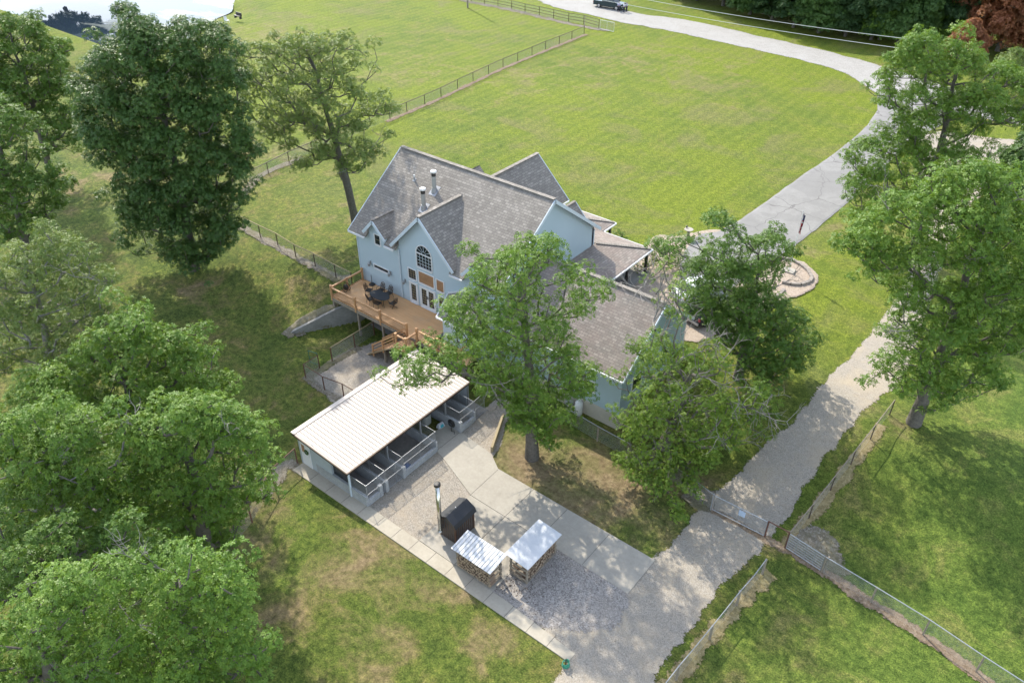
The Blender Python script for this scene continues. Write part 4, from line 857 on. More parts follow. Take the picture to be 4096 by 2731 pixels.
# walls
m = MB(); m.box(-34.95, KY0, -.1, -33.3, KY0+.15, 2.5); m.prism([(-33.3, .85), (-31.75, .85), (-31.75, 2.33), (-33.3, 2.45)], 1, KY0, KY0+.15); m.box(-34.95, KY0+.15, -.1, -34.8, KY1, 2.5); m.box(-34.8, KY1-.15, -.1, -30.1, KY1, 2.15)
m.build('wall', M['siding'], ken)
dn = [KY0+.1, 23.05, 24.62, 27.75]; dn2 = [30.2, 31.7, 33.3]
m = MB()
m.box(-33.3, KY0-.03, -.1, -28.55, KY0+.14, .86)
for y in dn[1:]: m.box(-33.0, y-.08, -.1, -28.55, y+.08, .9)
for y in dn2[:2]: m.box(-33.0, y-.08, -.1, -28.55, y+.08, .9)
for a, c in ((dn[0], 22.5), (dn[2]+.08, dn[3]-.08), (dn2[0]+.08, dn2[1]-.08)): m.box(-28.68, a+.04, -.1, -28.52, c, .5)
for y in (22.55, 23.05, 24.62, 30.2): m.box(-28.75, y-.12, -.1, -28.49, y+.12, .98)
m.build('block_wall', M['cmu'], ken, uv=True)
m = MB()
for a, c in zip(dn[:-1], dn[1:]): m.box(-33.0, a+.1, -.05, -28.6, c-.1, .055)
for a, c in zip(dn2[:-1], dn2[1:]): m.box(-33.0, a+.1, -.05, -28.6, c-.1, .055)
m.build('run_floor', concrete('run_floor', (0.16, 0.15, 0.135), (0.34, 0.315, 0.29)), ken)
m = MB(); m.box(-33.05, KY0+.15, -.1, -32.95, KY1-.15, 2.3); m.build('inner_wall', M['siding'], ken)
for x, y in ((-29.98, KY0-.05), (-29.98, 24.6), (-29.98, 27.7), (-29.98, 30.2), (-29.98, 32.6)):
    m = MB(); m.box(x-.05, y-.05, -.05, x+.05, y+.05, 2.16); m.build('roof_post', M['bluetrim'] if y < 22 else M['galv'], ken)
# panels of chain link with tube frames
def panel(p, q, z0, z1, parent, name='mesh_panel', frame=None, mid=False, r_=.013, chainm=None):
    p = Vector(p); q = Vector(q); f = MB(); up = Vector((0, 0, 1))
    A_, B_, C_, D_ = p+up*z0, q+up*z0, q+up*z1, p+up*z1
    for a, c in ((A_, B_), (B_, C_), (C_, D_), (D_, A_)): f.tube([a, c], r_, 6)
    if mid: f.tube([(A_+D_)/2, (B_+C_)/2], r_*.8, 6)
    L_ = (q-p).length; nn = int(L_/1.2)
    for i in range(1, nn): a = A_.lerp(B_, i/nn); f.tube([a, a+up*(z1-z0)], r_*.8, 6)
    fo = f.build(name, frame or M['galv'], parent)
    c = MB(); c.add([A_, B_, C_, D_], [(0, 1, 2, 3)]); c.build('wire_mesh', M['chain'], fo, uv=True)
    return fo
xr_ = -28.6
panel((-30.0, dn[0], 0), (xr_, dn[0], 0), .9, 1.78, ken)
for y in dn[1:]: panel((-31.5, y, 0), (xr_, y, 0), .93, 1.82, ken)
for y in dn2[:2]: panel((-31.5, y, 0), (xr_, y, 0), .93, 1.82, ken)
panel((xr_, dn[0]+.02, 0), (xr_, 22.42, 0), .1, 1.78, ken, mid=True); panel((xr_, 22.5, 0), (xr_, dn[1]-.05, 0), .1, 1.8, ken, 'gate_panel', mid=True)
panel((xr_, dn[1]+.06, 0), (xr_, 23.95, 0), .1, 1.8, ken, 'gate_panel', mid=True); panel((xr_, 24.0, 0), (xr_, dn[2]-.06, 0), .1, 1.8, ken, mid=True)
panel((xr_, dn[2]+.06, 0), (xr_, dn[3], 0), .5, 1.84, ken, mid=True)
panel((xr_, dn2[0], 0), (xr_, dn2[1], 0), .5, 1.84, ken, mid=True); panel((xr_, dn2[1]+.05, 0), (xr_-.1, 32.9, 0), .1, 1.84, ken, 'gate_panel', mid=True)
# end door
m = MB(); m.box(-34.75, KY0-.03, 0.07, -33.8, KY0+.01, 2.1); do = m.build('door', M['trim'], ken)
m = MB(); m.box(-34.62, KY0-.036, 1.25, -34.3, KY0-.031, 1.9); m.build('pane', M['blind'], do)
m = MB(); m.tube([(-34.1+.16*math.cos(2*math.pi*i/14), KY0-.08, 1.45+.16*math.sin(2*math.pi*i/14)) for i in range(15)], .045, 6, False); m.build('wreath', M['leaf_dark'], do)
m = MB(); m.box(-31.75, KY0+.16, .85, -30.05, KY0+.18, 2.1); m.build('opening_screen', M['glass'], ken)
# air conditioner, food bag, hose reel, mat
def ff4(x, y): return (1150+x/2.6133, 1500+y/2.6133)
p_ = P(*ff4(1480, 520), 0); x, y = p_[0]-.3, p_[1]-.05; z = .08
ac = thing('air_conditioner', (x, y, z), 'grey ribbed air conditioning unit between the two blocks of kennel runs', 'air conditioner')
m = MB(); rr_ = .36
cr = [(x+rr_*math.copysign(abs(math.cos(a))**.6, math.cos(a)), y+rr_*math.copysign(abs(math.sin(a))**.6, math.sin(a))) for a in [2*math.pi*i/28 for i in range(28)]]
m.prism(cr, 2, z, z+.78)
for i in range(12): m.prism([(x+(c[0]-x)*1.02, y+(c[1]-y)*1.02) for c in cr], 2, z+.08+i*.055, z+.1+i*.055)
m.build('cabinet', M['ac'], ac); m = MB(); m.cyl(x, y, z+.781, z+.8, .28, 20); m.build('fan_grille', M['dark'], ac); 
p_ = P(*ff4(1600, 535), .1); bg_ = thing('feed_bag', (p_[0], p_[1], .08), 'small white and teal bag standing by the kennel block wall', 'bag')
m = MB(); x, y = p_[0], p_[1]; m.add([(x-.16, y-.3, .09), (x+.16, y-.26, .09), (x+.2, y+.26, .09), (x-.14, y+.3, .09), (x-.06, y-.26, .42), (x+.1, y-.24, .4), (x+.1, y+.22, .36), (x-.04, y+.26, .4)], [(0, 1, 2, 3), (4, 5, 6, 7), (0, 1, 5, 4), (1, 2, 6, 5), (2, 3, 7, 6), (3, 0, 4, 7)]); m.build('sack', M['bagwhite'], bg_)
m = MB(); m.add([(x+.185, y-.16, .13), (x+.2, y+.16, .13), (x+.125, y+.14, .34), (x+.125, y-.14, .36)], [(0, 1, 2, 3)]); m.build('printed_panel', M['bag'], bg_)
hr = thing('hose_reel', (-29.3, 29.95, .08), 'black hose reel hung low on the end block wall of the right hand runs', 'hose reel')
m = MB()
for j in range(4): m.tube([(-29.3+(.3-.05*j)*math.cos(2*math.pi*i/18), 30.05-.04*j, .55+(.3-.05*j)*math.sin(2*math.pi*i/18)) for i in range(19)], .035, 6, False)
m.build('coiled_hose', M['dark'], hr); m = MB(); m.tube([(-29.3, 30.0, .25), (-29.1, 29.8, .12), (-28.9, 29.9, .1), (-28.75, 29.7, .1)], .02, 6); m.build('hose_end', M['dark'], hr)
p_ = P(*ff4(1250, 965), .15); m = MB(); x, y = p_[0]-.05, p_[1]; m.box(x-.26, y-.4, .06, x+.26, y+.36, .13); m.box(x-.26, y-.4, .13, x-.22, y+.36, .17); m.box(x+.22, y-.4, .13, x+.26, y+.36, .17); m.box(x-.22, y-.4, .13, x+.22, y-.36, .17); m.box(x-.22, y+.32, .13, x+.22, y+.36, .17)
single(m, 'plastic_tray', M['bluemat'], 'shallow blue plastic tray inside the largest kennel run', 'tray', (x, y, .06))
# timber edging beside the side gravel
a = P(2135/2.6133+1150, 810/2.6133+1500, .0); c = P(2200/2.6133+1150, 500/2.6133+1500, .0)
tw = thing('timber_retaining_wall', (a[0], a[1], 0), 'low tan timber retaining wall beside the right hand kennel gravel', 'retaining wall')
for k in range(3): m = MB(); m.bar((a[0], a[1], .1+k*.165), (c[0], c[1]+.6, .1+k*.165), .17-.004*k, .158); m.build('timber', M['tanwood'], tw)
# ------------------------------------------------------------------ outdoor furnace
fu = thing('outdoor_furnace', (-22.9, 23.4, .08), 'black outdoor wood furnace with gambrel roof and tall steel chimney', 'furnace')
x0, x1, y0, y1, zb = -23.44, -22.22, 22.6, 24.25, .08; xmid_ = (x0+x1)/2
m = MB(); m.prism([(x0, zb), (x1, zb), (x1, 1.5), (x1-.04, 1.72), (xmid_, 2.04), (x0+.04, 1.72), (x0, 1.5)], 1, y0, y1); m.build('cabinet', M['charcoal'], fu)
m = MB()
for k in range(9): yy = y0+.1+k*(y1-y0-.2)/8; m.box(x1, yy-.012, zb, x1+.02, yy+.012, 1.5)
for k in range(7): xx = x0+.1+k*(x1-x0-.2)/6; m.box(xx-.012, y0-.02, zb, xx+.012, y0, 1.5)
m.build('panel_ribs', M['rustbrown'], fu)
m = MB()
for xx, yy in ((x0, y0), (x1, y0), (x1, y1), (x0, y1)): m.box(xx-.035, yy-.035, zb, xx+.035, yy+.035, 1.55)
m.build('corner_trim', M['rustbrown'], fu)
xm = (x0+x1)/2; m = MB()
for s in (-1, 1):
    m.slab([(xm+s*.76, y0-.12, 1.5), (xm+s*.76, y1+.12, 1.5), (xm+s*.64, y1+.12, 1.8), (xm+s*.64, y0-.12, 1.8)], .03)
    m.slab([(xm+s*.64, y0-.12, 1.8), (xm+s*.64, y1+.12, 1.8), (xm+s*.001, y1+.12, 2.12), (xm+s*.001, y0-.12, 2.12)], .03)
m.build('roof', M['black_shingle'], fu)
cx_, cy_ = -23.2, 22.35; m = MB(); m.tube([(cx_, cy_, .75), (cx_, cy_, 4.55)], .135, 18); m.build('chimney', M['steel'], fu, smooth=True)
m = MB(); m.tube([(cx_, cy_, 4.55), (cx_, cy_, 4.62), (cx_, cy_, 4.78), (cx_, cy_, 4.8)], [.14, .2, .2, .15], 18); m.build('chimney_cap', M['dark'], fu)
m = MB(); m.tube([(cx_, cy_, .8), (cx_+.02, cy_-.12, .72)], .15, 14); m.tube([(cx_, cy_, 1.0), (cx_, y0, 1.0)], .11, 12); m.build('chimney_elbow', M['steel'], fu)
m = MB(); m.bar((cx_, cy_, 1.75), (cx_+.15, y0, 1.75), .04, .04); m.build('chimney_bracket', M['rustbrown'], fu)
m = MB(); m.cyl(xm+.02, 23.35, 2.12, 2.25, .035, 8); m.build('vent_stub', M['galv'], fu)
# ------------------------------------------------------------------ firewood sheds and logs
def shed(name, x0, x1, y0, y1, zr0, zr1, label, ridges, slope_axis):
    s = thing('firewood_shed', ((x0+x1)/2, (y0+y1)/2, .07), label, 'shed', 'open firewood sheds')
    for x in (x0+.12, x1-.12):
        for y in (y0+.12, y1-.12): m = MB(); zt = zr0-.1 if y < (y0+y1)/2 else zr1-.1; m.box(x-.05, y-.05, .0, x+.05, y+.05, zt if slope_axis else (zr0-.1 if x > (x0+x1)/2 else zr1-.1)); m.build('post', M['greywood'], s)
    m = MB()
    for z in (.3, .72, 1.15):
        if slope_axis:
            for x in (x0+.05, x1-.05): m.box(x-.02, y0+.06, z, x+.02, y1-.06, z+.1)
        else:
            for y in (y0+.05, y1-.05): m.box(x0+.06, y-.02, z, x1-.06, y+.02, z+.1)
    m.build('side_rails', M['greywood'], s)
    m = MB(); m.box(x0+.06, y0+.06, .12, x1-.06, y1-.06, .2); m.build('floor_pallet', M['greywood'], s)
    e = .14; m = MB()
    if slope_axis: top = [(x0-e, y0-e, zr0), (x1+e, y0-e, zr0), (x1+e, y1+e, zr1), (x0-e, y1+e, zr1)]
    else: top = [(x0-e, y0-e, zr1), (x1+e, y0-e, zr0), (x1+e, y1+e, zr0), (x0-e, y1+e, zr1)]
    m.slab(top, .03); m.build('roof', M['galvroof'], s)
    m = MB()
    if ridges:
        k = x0
        while k < x1+.05: m.bar((k, y0-e, zr0+.012), (k, y1+e, zr1+.012), .022, .024); k += .23
        m.build('roof_ribs', M['ac'], s)
    return s
shed('a', -21.15, -18.52, 21.36, 22.55, 1.72, 1.95, 'open firewood shed with ribbed silver roof, beside the black furnace', True, True)
shed('b', -18.45, -17.05, 22.9, 25.85, 1.72, 1.86, 'open firewood shed with smooth silver roof, farther from the black furnace', False, False)
# one split log mesh, copied
def log_mesh():
    m = MB(); n = 7; L_ = .42
    pr = [(.085*math.cos(2*math.pi*i/n+.3)*random.uniform(.8, 1.1), .075*math.sin(2*math.pi*i/n+.3)*random.uniform(.75, 1.1)) for i in range(n)]
    me = bpy.data.meshes.new('split_log'); v = [(-L_/2, a, c) for a, c in pr]+[(L_/2, a*.95, c*1.05) for a, c in pr]
    f = [tuple(range(n))[::-1], tuple(range(n, 2*n))]+[(i, (i+1) % n, (i+1) % n+n, i+n) for i in range(n)]
    me.from_pydata(v, [], f); me.materials.append(M['log']); me.materials.append(M['log_end']); me.polygons[0].material_index = 1; me.polygons[1].material_index = 1; me.update(); return me
LM = [log_mesh() for _ in range(4)]
def put_log(x, y, z, rz, label, group, tilt=0.0):
    o = bpy.data.objects.new('firewood_log', random.choice(LM)); col.objects.link(o); o.location = (x, y, z); o.rotation_euler = (random.uniform(0, 6.28), tilt, rz); o.scale = (1, random.uniform(.75, 1.15), random.uniform(.75, 1.15))
    tag(o, label, 'log', group)
for k in range(15):
    for j in range(8):
        put_log(-20.95+k*.165+random.uniform(-.03, .03)+(j % 2)*.08, 21.62+random.uniform(-.05, .05), .28+j*.145+random.uniform(-.015, .015), math.pi/2+random.uniform(-.12, .12), 'split log in the '+['bottom', 'second', 'third', 'fourth', 'fifth', 'sixth', 'seventh', 'top'][j]+' row of the stack under the ribbed silver roof', 'logs under the ribbed roof', random.uniform(-.06, .06))
for k in range(16):
    for j in range(8):
        if random.random() < .93: put_log(-17.38+random.uniform(-.06, .06), 23.15+k*.165+(j % 2)*.08+random.uniform(-.03, .03), .28+j*.145+random.uniform(-.02, .02), random.uniform(-.2, .2), 'split log in the '+['bottom', 'second', 'third', 'fourth', 'fifth', 'sixth', 'seventh', 'top'][j]+' row of the stack under the smooth silver roof', 'logs under the smooth roof', random.uniform(-.1, .1))
for k in range(6): put_log(-18.2+random.uniform(-.2, .5), 23.1+random.uniform(0, .5), .5+k*.15, random.uniform(0, 3), 'split log lying loose at the near end under the smooth silver roof', 'loose logs under the smooth roof')
m = MB()
for k in range(240):
    x = random.uniform(-19.2, -16.6)+random.gauss(0, .5); y = random.uniform(21.7, 23.6)+random.gauss(0, .8)
    if y < 21.6 or (x < -17.1 and y > 22.8): continue
    a = random.uniform(0, 3.14); L_ = random.uniform(.03, .12); m.bar((x, y, .075), (x+L_*math.cos(a), y+L_*math.sin(a), .085), .03, .015)
tag(m.build('bark_chips', M['leaf_litter']), 'dark bark chips scattered on the gravel by the firewood sheds', 'bark chips', kind='stuff')
# propane cylinder, bin, stump by the garage wall
p_ = P(*f7(865, 300), .35); pz_ = tz(p_[0], p_[1]); pc_ = thing('gas_cylinder', (p_[0], p_[1], pz_), 'white upright gas cylinder by the rear garage wall', 'gas cylinder'); x, y = p_[0], p_[1]
m = MB(); m.tube([(x, y, pz_), (x, y, pz_+.06), (x, y, pz_+.1), (x, y, pz_+1.05), (x, y, pz_+1.2), (x, y, pz_+1.25)], [.2, .2, .3, .3, .2, .08], 18); m.build('tank', M['whitepaint'], pc_, smooth=True); m = MB(); m.tube([(x, y, pz_+1.18), (x, y, pz_+1.36)], .13, 14); m.build('valve_collar', M['whitepaint'], pc_)
m = MB(); x, y = x-.75, y-.1; m.tube([(x, y, pz_), (x, y, pz_+.8), (x, y, pz_+.82), (x, y, pz_+.9)], [.24, .3, .33, .28], 16); single(m, 'rubbish_bin', M['ac'], 'grey lidded bin beside the white gas cylinder', 'bin', (x, y, pz_))
hz = G(1299, 1530); hh = thing('garden_hose', tuple(hz), 'green garden hose coiled round a stake at the end of the concrete strip', 'hose')
m = MB()
for j in range(5): m.tube([(hz[0]+.2*math.cos(2*math.pi*i/14+j)*(1-.06*j), hz[1]+.2*math.sin(2*math.pi*i/14+j), hz[2]+.15+j*.06+.02*math.sin(i)) for i in range(15)], .022, 6, False)
m.build('coil', M['hosegreen'], hh); m = MB(); m.cyl(hz[0], hz[1], hz[2], hz[2]+.7, .03, 6); m.build('stake', M['dark'], hh)
# ------------------------------------------------------------------ fences
def fence(label, bases, h_, postmat, railmat, rails=(1.0,), mesh_=True, name='fence', r_=.03, pr_=.035, wire=True, kind='px', sag=0, group=None, cat='fence', wires=0):
    pts = [G(*p) if kind == 'px' else np.array(p) for p in bases]
    o = thing(name, tuple(pts[0]), label, cat, group); hs = h_ if isinstance(h_, (list, tuple)) else [h_]*len(pts)
    for p, hh_ in zip(pts, hs):
        m = MB(); m.cyl(p[0], p[1], p[2]-.1, p[2]+hh_, pr_, 8); m.build('post', postmat, o)
    for fr_ in rails:
        m = MB(); L_ = []
        for i, (p, hh_) in enumerate(zip(pts, hs)):
            L_.append((p[0], p[1], p[2]+hh_*fr_))
            if sag and i < len(pts)-1: q_ = pts[i+1]; L_.append(((p[0]+q_[0])/2+random.uniform(-.08, .08), (p[1]+q_[1])/2+random.uniform(-.08, .08), (p[2]+q_[2])/2+hh_*fr_-sag*random.uniform(.3, 1)))
        m.tube(L_, r_, 6); m.build('top_rail' if fr_ > .9 else 'rail', railmat, o)
    if wires:
        m = MB()
        for k in range(wires):
            fr_ = .08+.84*k/wires
            for (p, a), (q_, c) in zip(list(zip(pts, hs))[:-1], list(zip(pts, hs))[1:]): m.tube([(p[0], p[1], p[2]+a*fr_), (q_[0], q_[1], q_[2]+c*fr_)], .006, 3, False)
        m.build('wires', M['galv'], o)
    if mesh_:
        m = MB()
        for (p, a), (q_, c) in zip(list(zip(pts, hs))[:-1], list(zip(pts, hs))[1:]): m.add([(p[0], p[1], p[2]+.05), (q_[0], q_[1], q_[2]+.05), (q_[0], q_[1], q_[2]+c), (p[0], p[1], p[2]+a)], [(0, 1, 2, 3)])
        m.build('wire_mesh', M['chain'], o, uv=True)
    return o
fence('dark pipe fence crossing the far lawn diagonally up to the road', px3([(-320, 1430), (-100, 1290), (150, 1150), (280, 1082), (403, 1020), (525, 957), (660, 900), (800, 840), (960, 775), (1118, 703), (1217, 660), (1322, 615), (1418, 572), (1515, 523), (1606, 480), (1697, 437), (1782, 398), (1868, 362), (1952, 327), (2032, 292), (2112, 262), (2186, 232), (2258, 203)], ft), 1.25, M['brown_pipe'], M['brown_pipe'], r_=.04, pr_=.045)
fence('dark pipe fence with rails running along the gravel road', px3([(1480, -8), (1595, 12), (1673, 25), (1752, 38), (1832, 55), (1911, 75), (1995, 92), (2079, 110), (2167, 130), (2256, 145), (2345, 170)], ft), 1.45, M['brown_pipe'], M['brown_pipe'], (1.0, .66, .33), r_=.035, pr_=.05)
fence('dark pipe fence coming down from behind the big maple to the deck', px3([(180, 880), (345, 965), (512, 1045), (685, 1155), (872, 1243), (1072, 1352), (1230, 1430)], fh), 1.3, M['brown_pipe'], M['tanwood'], r_=.04, pr_=.045)
fence('brown pipe fence round the gravel dog yard, kennel side', px3([(468, 1240), (322, 1335), (520, 1465), (722, 1540), (860, 1620)], f3), 1.3, M['rust_pipe'], M['rust_pipe'], r_=.035, pr_=.045)
fence('brown pipe fence running in under the deck to the patio', px3([(600, 1165), (838, 1020), (1040, 890)], f3), 1.35, M['rust_pipe'], M['tanwood'], r_=.04, pr_=.05, wires=7)
fence('rusty pipe fence leading from the kennel corner in under the left trees', [(1190/K, 1852/K), (1097/K, 1937/K), (1009/K, 2088/K), (930/K, 2190/K), (850/K, 2290/K)], 1.35, M['rust_pipe'], M['rust_pipe'], r_=.04, pr_=.05)
fence('thin grey fence with round posts behind the garage', [(x/K, y/K) for x, y in (f7(742, 385), f7(1022, 552), f7(1270, 690), f7(1430, 790), (2500+380/2.24, 1600+700/2.24), (2500+560/2.24, 1600+820/2.24), (2500+775/2.24, 1600+985/2.24))], 1.35, M['greywood'], M['galv'], r_=.028, pr_=.06)
fence('dark post fence running up beside the gravel drive', [(x/K, y/K) for x, y in (fg(1430, 1325), fg(1645, 1060), fg(1838, 812), fg(2022, 578), fg(2197, 355), fg(2370, 130))], 1.3, M['brown_pipe'], M['greywood'], r_=.03, pr_=.04)
fence('silver railed fence running down the right hand pasture', [(x/K, y/K) for x, y in (f8(1345, 357), f8(1590, 507), f8(1848, 668), f8(2112, 850), f8(2400, 1040))], 1.35, M['greywood'], M['galv'], r_=.03, pr_=.05)
fence('sagging white railed fence at the bottom beside the gravel drive', [(x/K, y/K) for x, y in (f8(1052, 367), f8(925, 522), f8(790, 690), f8(625, 892), f8(500, 1060))], [1.35, 1.3, 1.25, 1.3, 1.3], M['greywood'], M['galv'], r_=.027, pr_=.07, sag=.12)
fence('short brown rail joining the two gates by the gravel drive', [(x/K, y/K) for x, y in (fg(1250, 1225), fg(1432, 1325))], 1.4, M['rust_pipe'], M['rust_pipe'], r_=.04, pr_=.05, mesh_=False)
fence('short dark rail closing the corner where the lawn fence meets the road fence', px3([(2258, 203), (2262, 146)], ft), 1.35, M['brown_pipe'], M['brown_pipe'], r_=.035, pr_=.04, mesh_=False)
def gate(label, a, c, z0, z1, mat, mesh_=True, mids=0, sign=False, gname='gate', corner=False, posts=None, nv=0):
    A_ = GF(*a); C_ = GF(*c); o = thing(gname, tuple(A_), label, 'gate'); A_ = Vector(A_); C_ = Vector(C_); up = Vector((0, 0, 1))
    f = MB(); f.tube([A_+up*z0, C_+up*z0], .03, 6); f.tube([A_+up*z1, C_+up*z1], .03, 6); f.tube([A_+up*z0, A_+up*z1], .03, 6); f.tube([C_+up*z0, C_+up*z1], .03, 6)
    for i in range(mids): z = z0+(z1-z0)*(i+1)/(mids+1); f.tube([A_+up*z, C_+up*z], .015, 5)
    for i in range(nv): q_ = A_.lerp(C_, (i+1)/(nv+1)); f.tube([q_+up*z0, q_+up*z1], .018, 5)
    f.build('gate_frame', mat, o)
    if mesh_: m = MB(); m.add([A_+up*z0, C_+up*z0, C_+up*z1, A_+up*z1], [(0, 1, 2, 3)]); m.build('wire_mesh', M['chain'], o, uv=True)
    for q_, mt in (posts or []):
        q_ = GF(*q_); m = MB(); m.cyl(q_[0], q_[1], q_[2]-.1, q_[2]+z1+.12, .055, 8); m.build('gate_post', mt, o)
    if sign:
        s = A_.lerp(C_, .54)+Vector((.02, -.05, 0)); d = (C_-A_).normalized(); m = MB(); nrm = Vector((d.y, -d.x, 0))
        m.bar(s+up*(z1-.55), s+up*(z1-.1), .42, .02, d.cross(up)); m.build('sign_board', M['sign'], o)
    return o
gate('wide silver mesh gate with a small pale blue sign across the gravel drive', fg(778, 988), fg(1240, 1222), .12, 1.35, M['galv'], sign=True, posts=[(fg(765, 985), M['galv'])], nv=1)
gate('silver mesh gate into the right hand pasture, over dark gravel', fg(1440, 1328), fg(1748, 1530), .1, 1.3, M['galv'], mids=5, posts=[(fg(1778, 1545), M['greywood'])], nv=3)
gate('white mesh gate at the road beyond the lawn', f9(247, 146), f9(316, 161), .1, 1.5, M['whitepaint'], nv=1, sign=False)
gate('small open green tube gate of the gravel dog yard', f3(370, 1185), f3(462, 1215), .15, 1.25, M['green_pipe'], mesh_=False, mids=1)
# ------------------------------------------------------------------ power lines and poles
def pole(px, py, h_, label, arm=True):
    p = GF(px, py); o = thing('power_pole', tuple(p), label, 'power pole'); m = MB(); m.tube([(p[0], p[1], p[2]-.3), (p[0], p[1], p[2]+h_)], [.16, .11], 10); m.build('pole', M['greywood'], o)
    if arm: m = MB(); m.box(p[0]-.9, p[1]-.06, p[2]+h_-.6, p[0]+.9, p[1]+.06, p[2]+h_-.48); m.build('crossarm', M['greywood'], o)
    return p
pole(1871, 33, 10.5, 'wooden power pole standing on the far lawn near the road fence')
def wire(a, c, za, zc, sag, label, extra=.25):
    A_ = P(*a, za); C_ = P(*c, zc); d = C_-A_; A_ = A_-d*extra; C_ = C_+d*extra*.6; m = MB()
    m.tube([tuple(A_+(C_-A_)*t-np.array([0, 0, sag*4*t*(1-t)])) for t in [i/24 for i in range(25)]], .035, 5); return single(m, 'power_line', M['whitepaint'], label, 'power line', group='overhead power lines')
wire((2458, 2), (3560, 182), 9.0, 8.2, .5, 'overhead power line, the nearer of the two, above the far road')
wire((2643, 2), (3562, 142), 9.0, 8.6, .5, 'overhead power line, the farther of the two, above the far road')
# ------------------------------------------------------------------ flag pole and its bed
fb = GF(3155, 1089); fbz = fb[2]+.25; fp = thing('flagpole', (fb[0], fb[1], fbz), 'white flagpole with a limp flag in the stone ringed bed', 'flagpole'); FH = 5.5
m = MB(); m.tube([(fb[0], fb[1], fbz), (fb[0], fb[1], fbz+FH)], [.04, .025], 8); m.build('pole', M['whitepaint'], fp); m = MB(); m.tube([(fb[0], fb[1], fbz+FH), (fb[0], fb[1], fbz+FH+.05), (fb[0], fb[1], fbz+FH+.1)], [.03, .06, .02], 8); m.build('finial', M['steel'], fp)
for k, (mt, a, c) in enumerate((('navy', 0, .42), ('red', .3, .55), ('fwhite', .36, .45), ('red', .5, 1.0), ('fwhite', .62, .7), ('fwhite', .82, .88))):
    m = MB(); n = 9; V_ = []; dx = .05+k*.004
    for i in range(n):
        t = a+(c-a)*i/(n-1)
        for j in range(5):
            s = j/4; V_.append((fb[0]+dx+s*(.26-.1*t)*.8+.015*math.sin(t*9+j), fb[1]+.09*math.sin(j*1.9+t*5+(k if mt == 'fwhite' and k > 2 else 0))+(.012 if mt == 'fwhite' else 0)*(-1), fbz+FH-.12-t*1.75-.14*s))
    F_ = [(i*5+j, i*5+j+1, i*5+j+6, i*5+j+5) for i in range(n-1) for j in range(4)]; m.add(V_, F_); m.build('flag_stripe' if mt != 'navy' else 'flag_canton', M[mt], fp)
m = MB(); m.box(fb[0]-.5, fb[1]-.4, fbz-.15, fb[0]+.5, fb[1]+.4, fbz); m.build('base_block', M['slab'], fp)
ring = [(1752, 612), (1765, 600), (1790, 596), (1815, 600), (1838, 612), (1855, 626), (1864, 642), (1858, 652), (1838, 658), (1815, 657), (1795, 652)]
RG = [G(*p) for p in ring]; bed = thing('stone_edging', tuple(RG[0]), 'low ring of tan stone blocks round the flagpole bed', 'stone edging')
m = MB()
for p, q_ in zip(RG[:-1], RG[1:]):
    L_ = np.hypot(*(q_-p)[:2]); k = max(1, int(L_/.45))
    for j in range(k):
        for lay in range(2):
            a = p+(q_-p)*(j+.04)/k; c = p+(q_-p)*(j+.96)/k; z = a[2]+.1+lay*.16; m.bar((a[0], a[1], z), (c[0], c[1], z), .28, .15)
m.build('stone_blocks', M['stone'], bed)
m = MB(); n = len(RG); cx0 = sum(p[0] for p in RG)/n; cy0 = sum(p[1] for p in RG)/n
m.add([(p[0], p[1], p[2]+.24) for p in RG], [tuple(range(n))]); m.build('bed_pebbles', M['pebbles'], bed)
RB = [G(*p) for p in ((1800, 668), (1770, 700), (1740, 730), (1700, 765), (1675, 790))]; bed = thing('stone_edging', tuple(RB[0]), 'dark stone edging along the pebble bed behind the trees', 'stone edging'); m = MB()
for p, q_ in zip(RB[:-1], RB[1:]):
    L_ = np.hypot(*(q_-p)[:2]); k = max(1, int(L_/.45))
    for j in range(k): a = p+(q_-p)*(j+.04)/k; c = p+(q_-p)*(j+.96)/k; m.bar((a[0], a[1], a[2]+.14), (c[0], c[1], c[2]+.14), .28, .26)
m.build('stone_blocks', M['stone'], bed)
# bird bath
p = GF(2750, 955); bb = thing('bird_bath', tuple(p), 'small stone bird bath on the grass edge of the front walk', 'bird bath'); m = MB(); m.tube([(p[0], p[1], p[2]), (p[0], p[1], p[2]+.12), (p[0], p[1], p[2]+.2), (p[0], p[1], p[2]+.85)], [.3, .28, .13, .14], 12); m.build('pedestal', M['stone'], bb)
m = MB(); m.tube([(p[0], p[1], p[2]+.85), (p[0], p[1], p[2]+.98), (p[0], p[1], p[2]+1.0)], [.15, .42, .40], 18); m.build('bowl', M['slab'], bb)
m = MB(); m.tube([(p[0]-.3, p[1]+.1, p[2]+1.0), (p[0]-.3, p[1]+.1, p[2]+1.15), (p[0]-.22, p[1]+.1, p[2]+1.22)], [.04, .1, .03], 8); m.build('bird_ornament', M['dark'], bb)
# benches by the pond
p = GF(953, 75); bn = thing('bench', tuple(p), 'small dark bench on the grass by the pond', 'bench'); x, y, z = p
m = MB(); m.box(x-.8, y-.25, z+.4, x+.8, y+.25, z+.5); m.build('seat', M['dark'], bn); m = MB(); m.box(x-.8, y+.2, z+.5, x+.8, y+.28, z+.95); m.build('backrest', M['dark'], bn)
for s in (-.7, .7): m = MB(); m.box(x+s-.05, y-.22, z, x+s+.05, y+.22, z+.4); m.build('leg', M['dark'], bn)
p = GF(909, 92); bn = thing('garden_chair', tuple(p), 'pale garden chair on the grass by the pond', 'chair'); x, y, z = p
m = MB(); m.box(x-.3, y-.3, z+.35, x+.3, y+.3, z+.42); m.build('seat', M['whitepaint'], bn); m = MB(); m.bar((x-.28, y, z+.4), (x-.38, y, z+1.0), .55, .05, (1, 0, 0)); m.build('backrest', M['whitepaint'], bn)
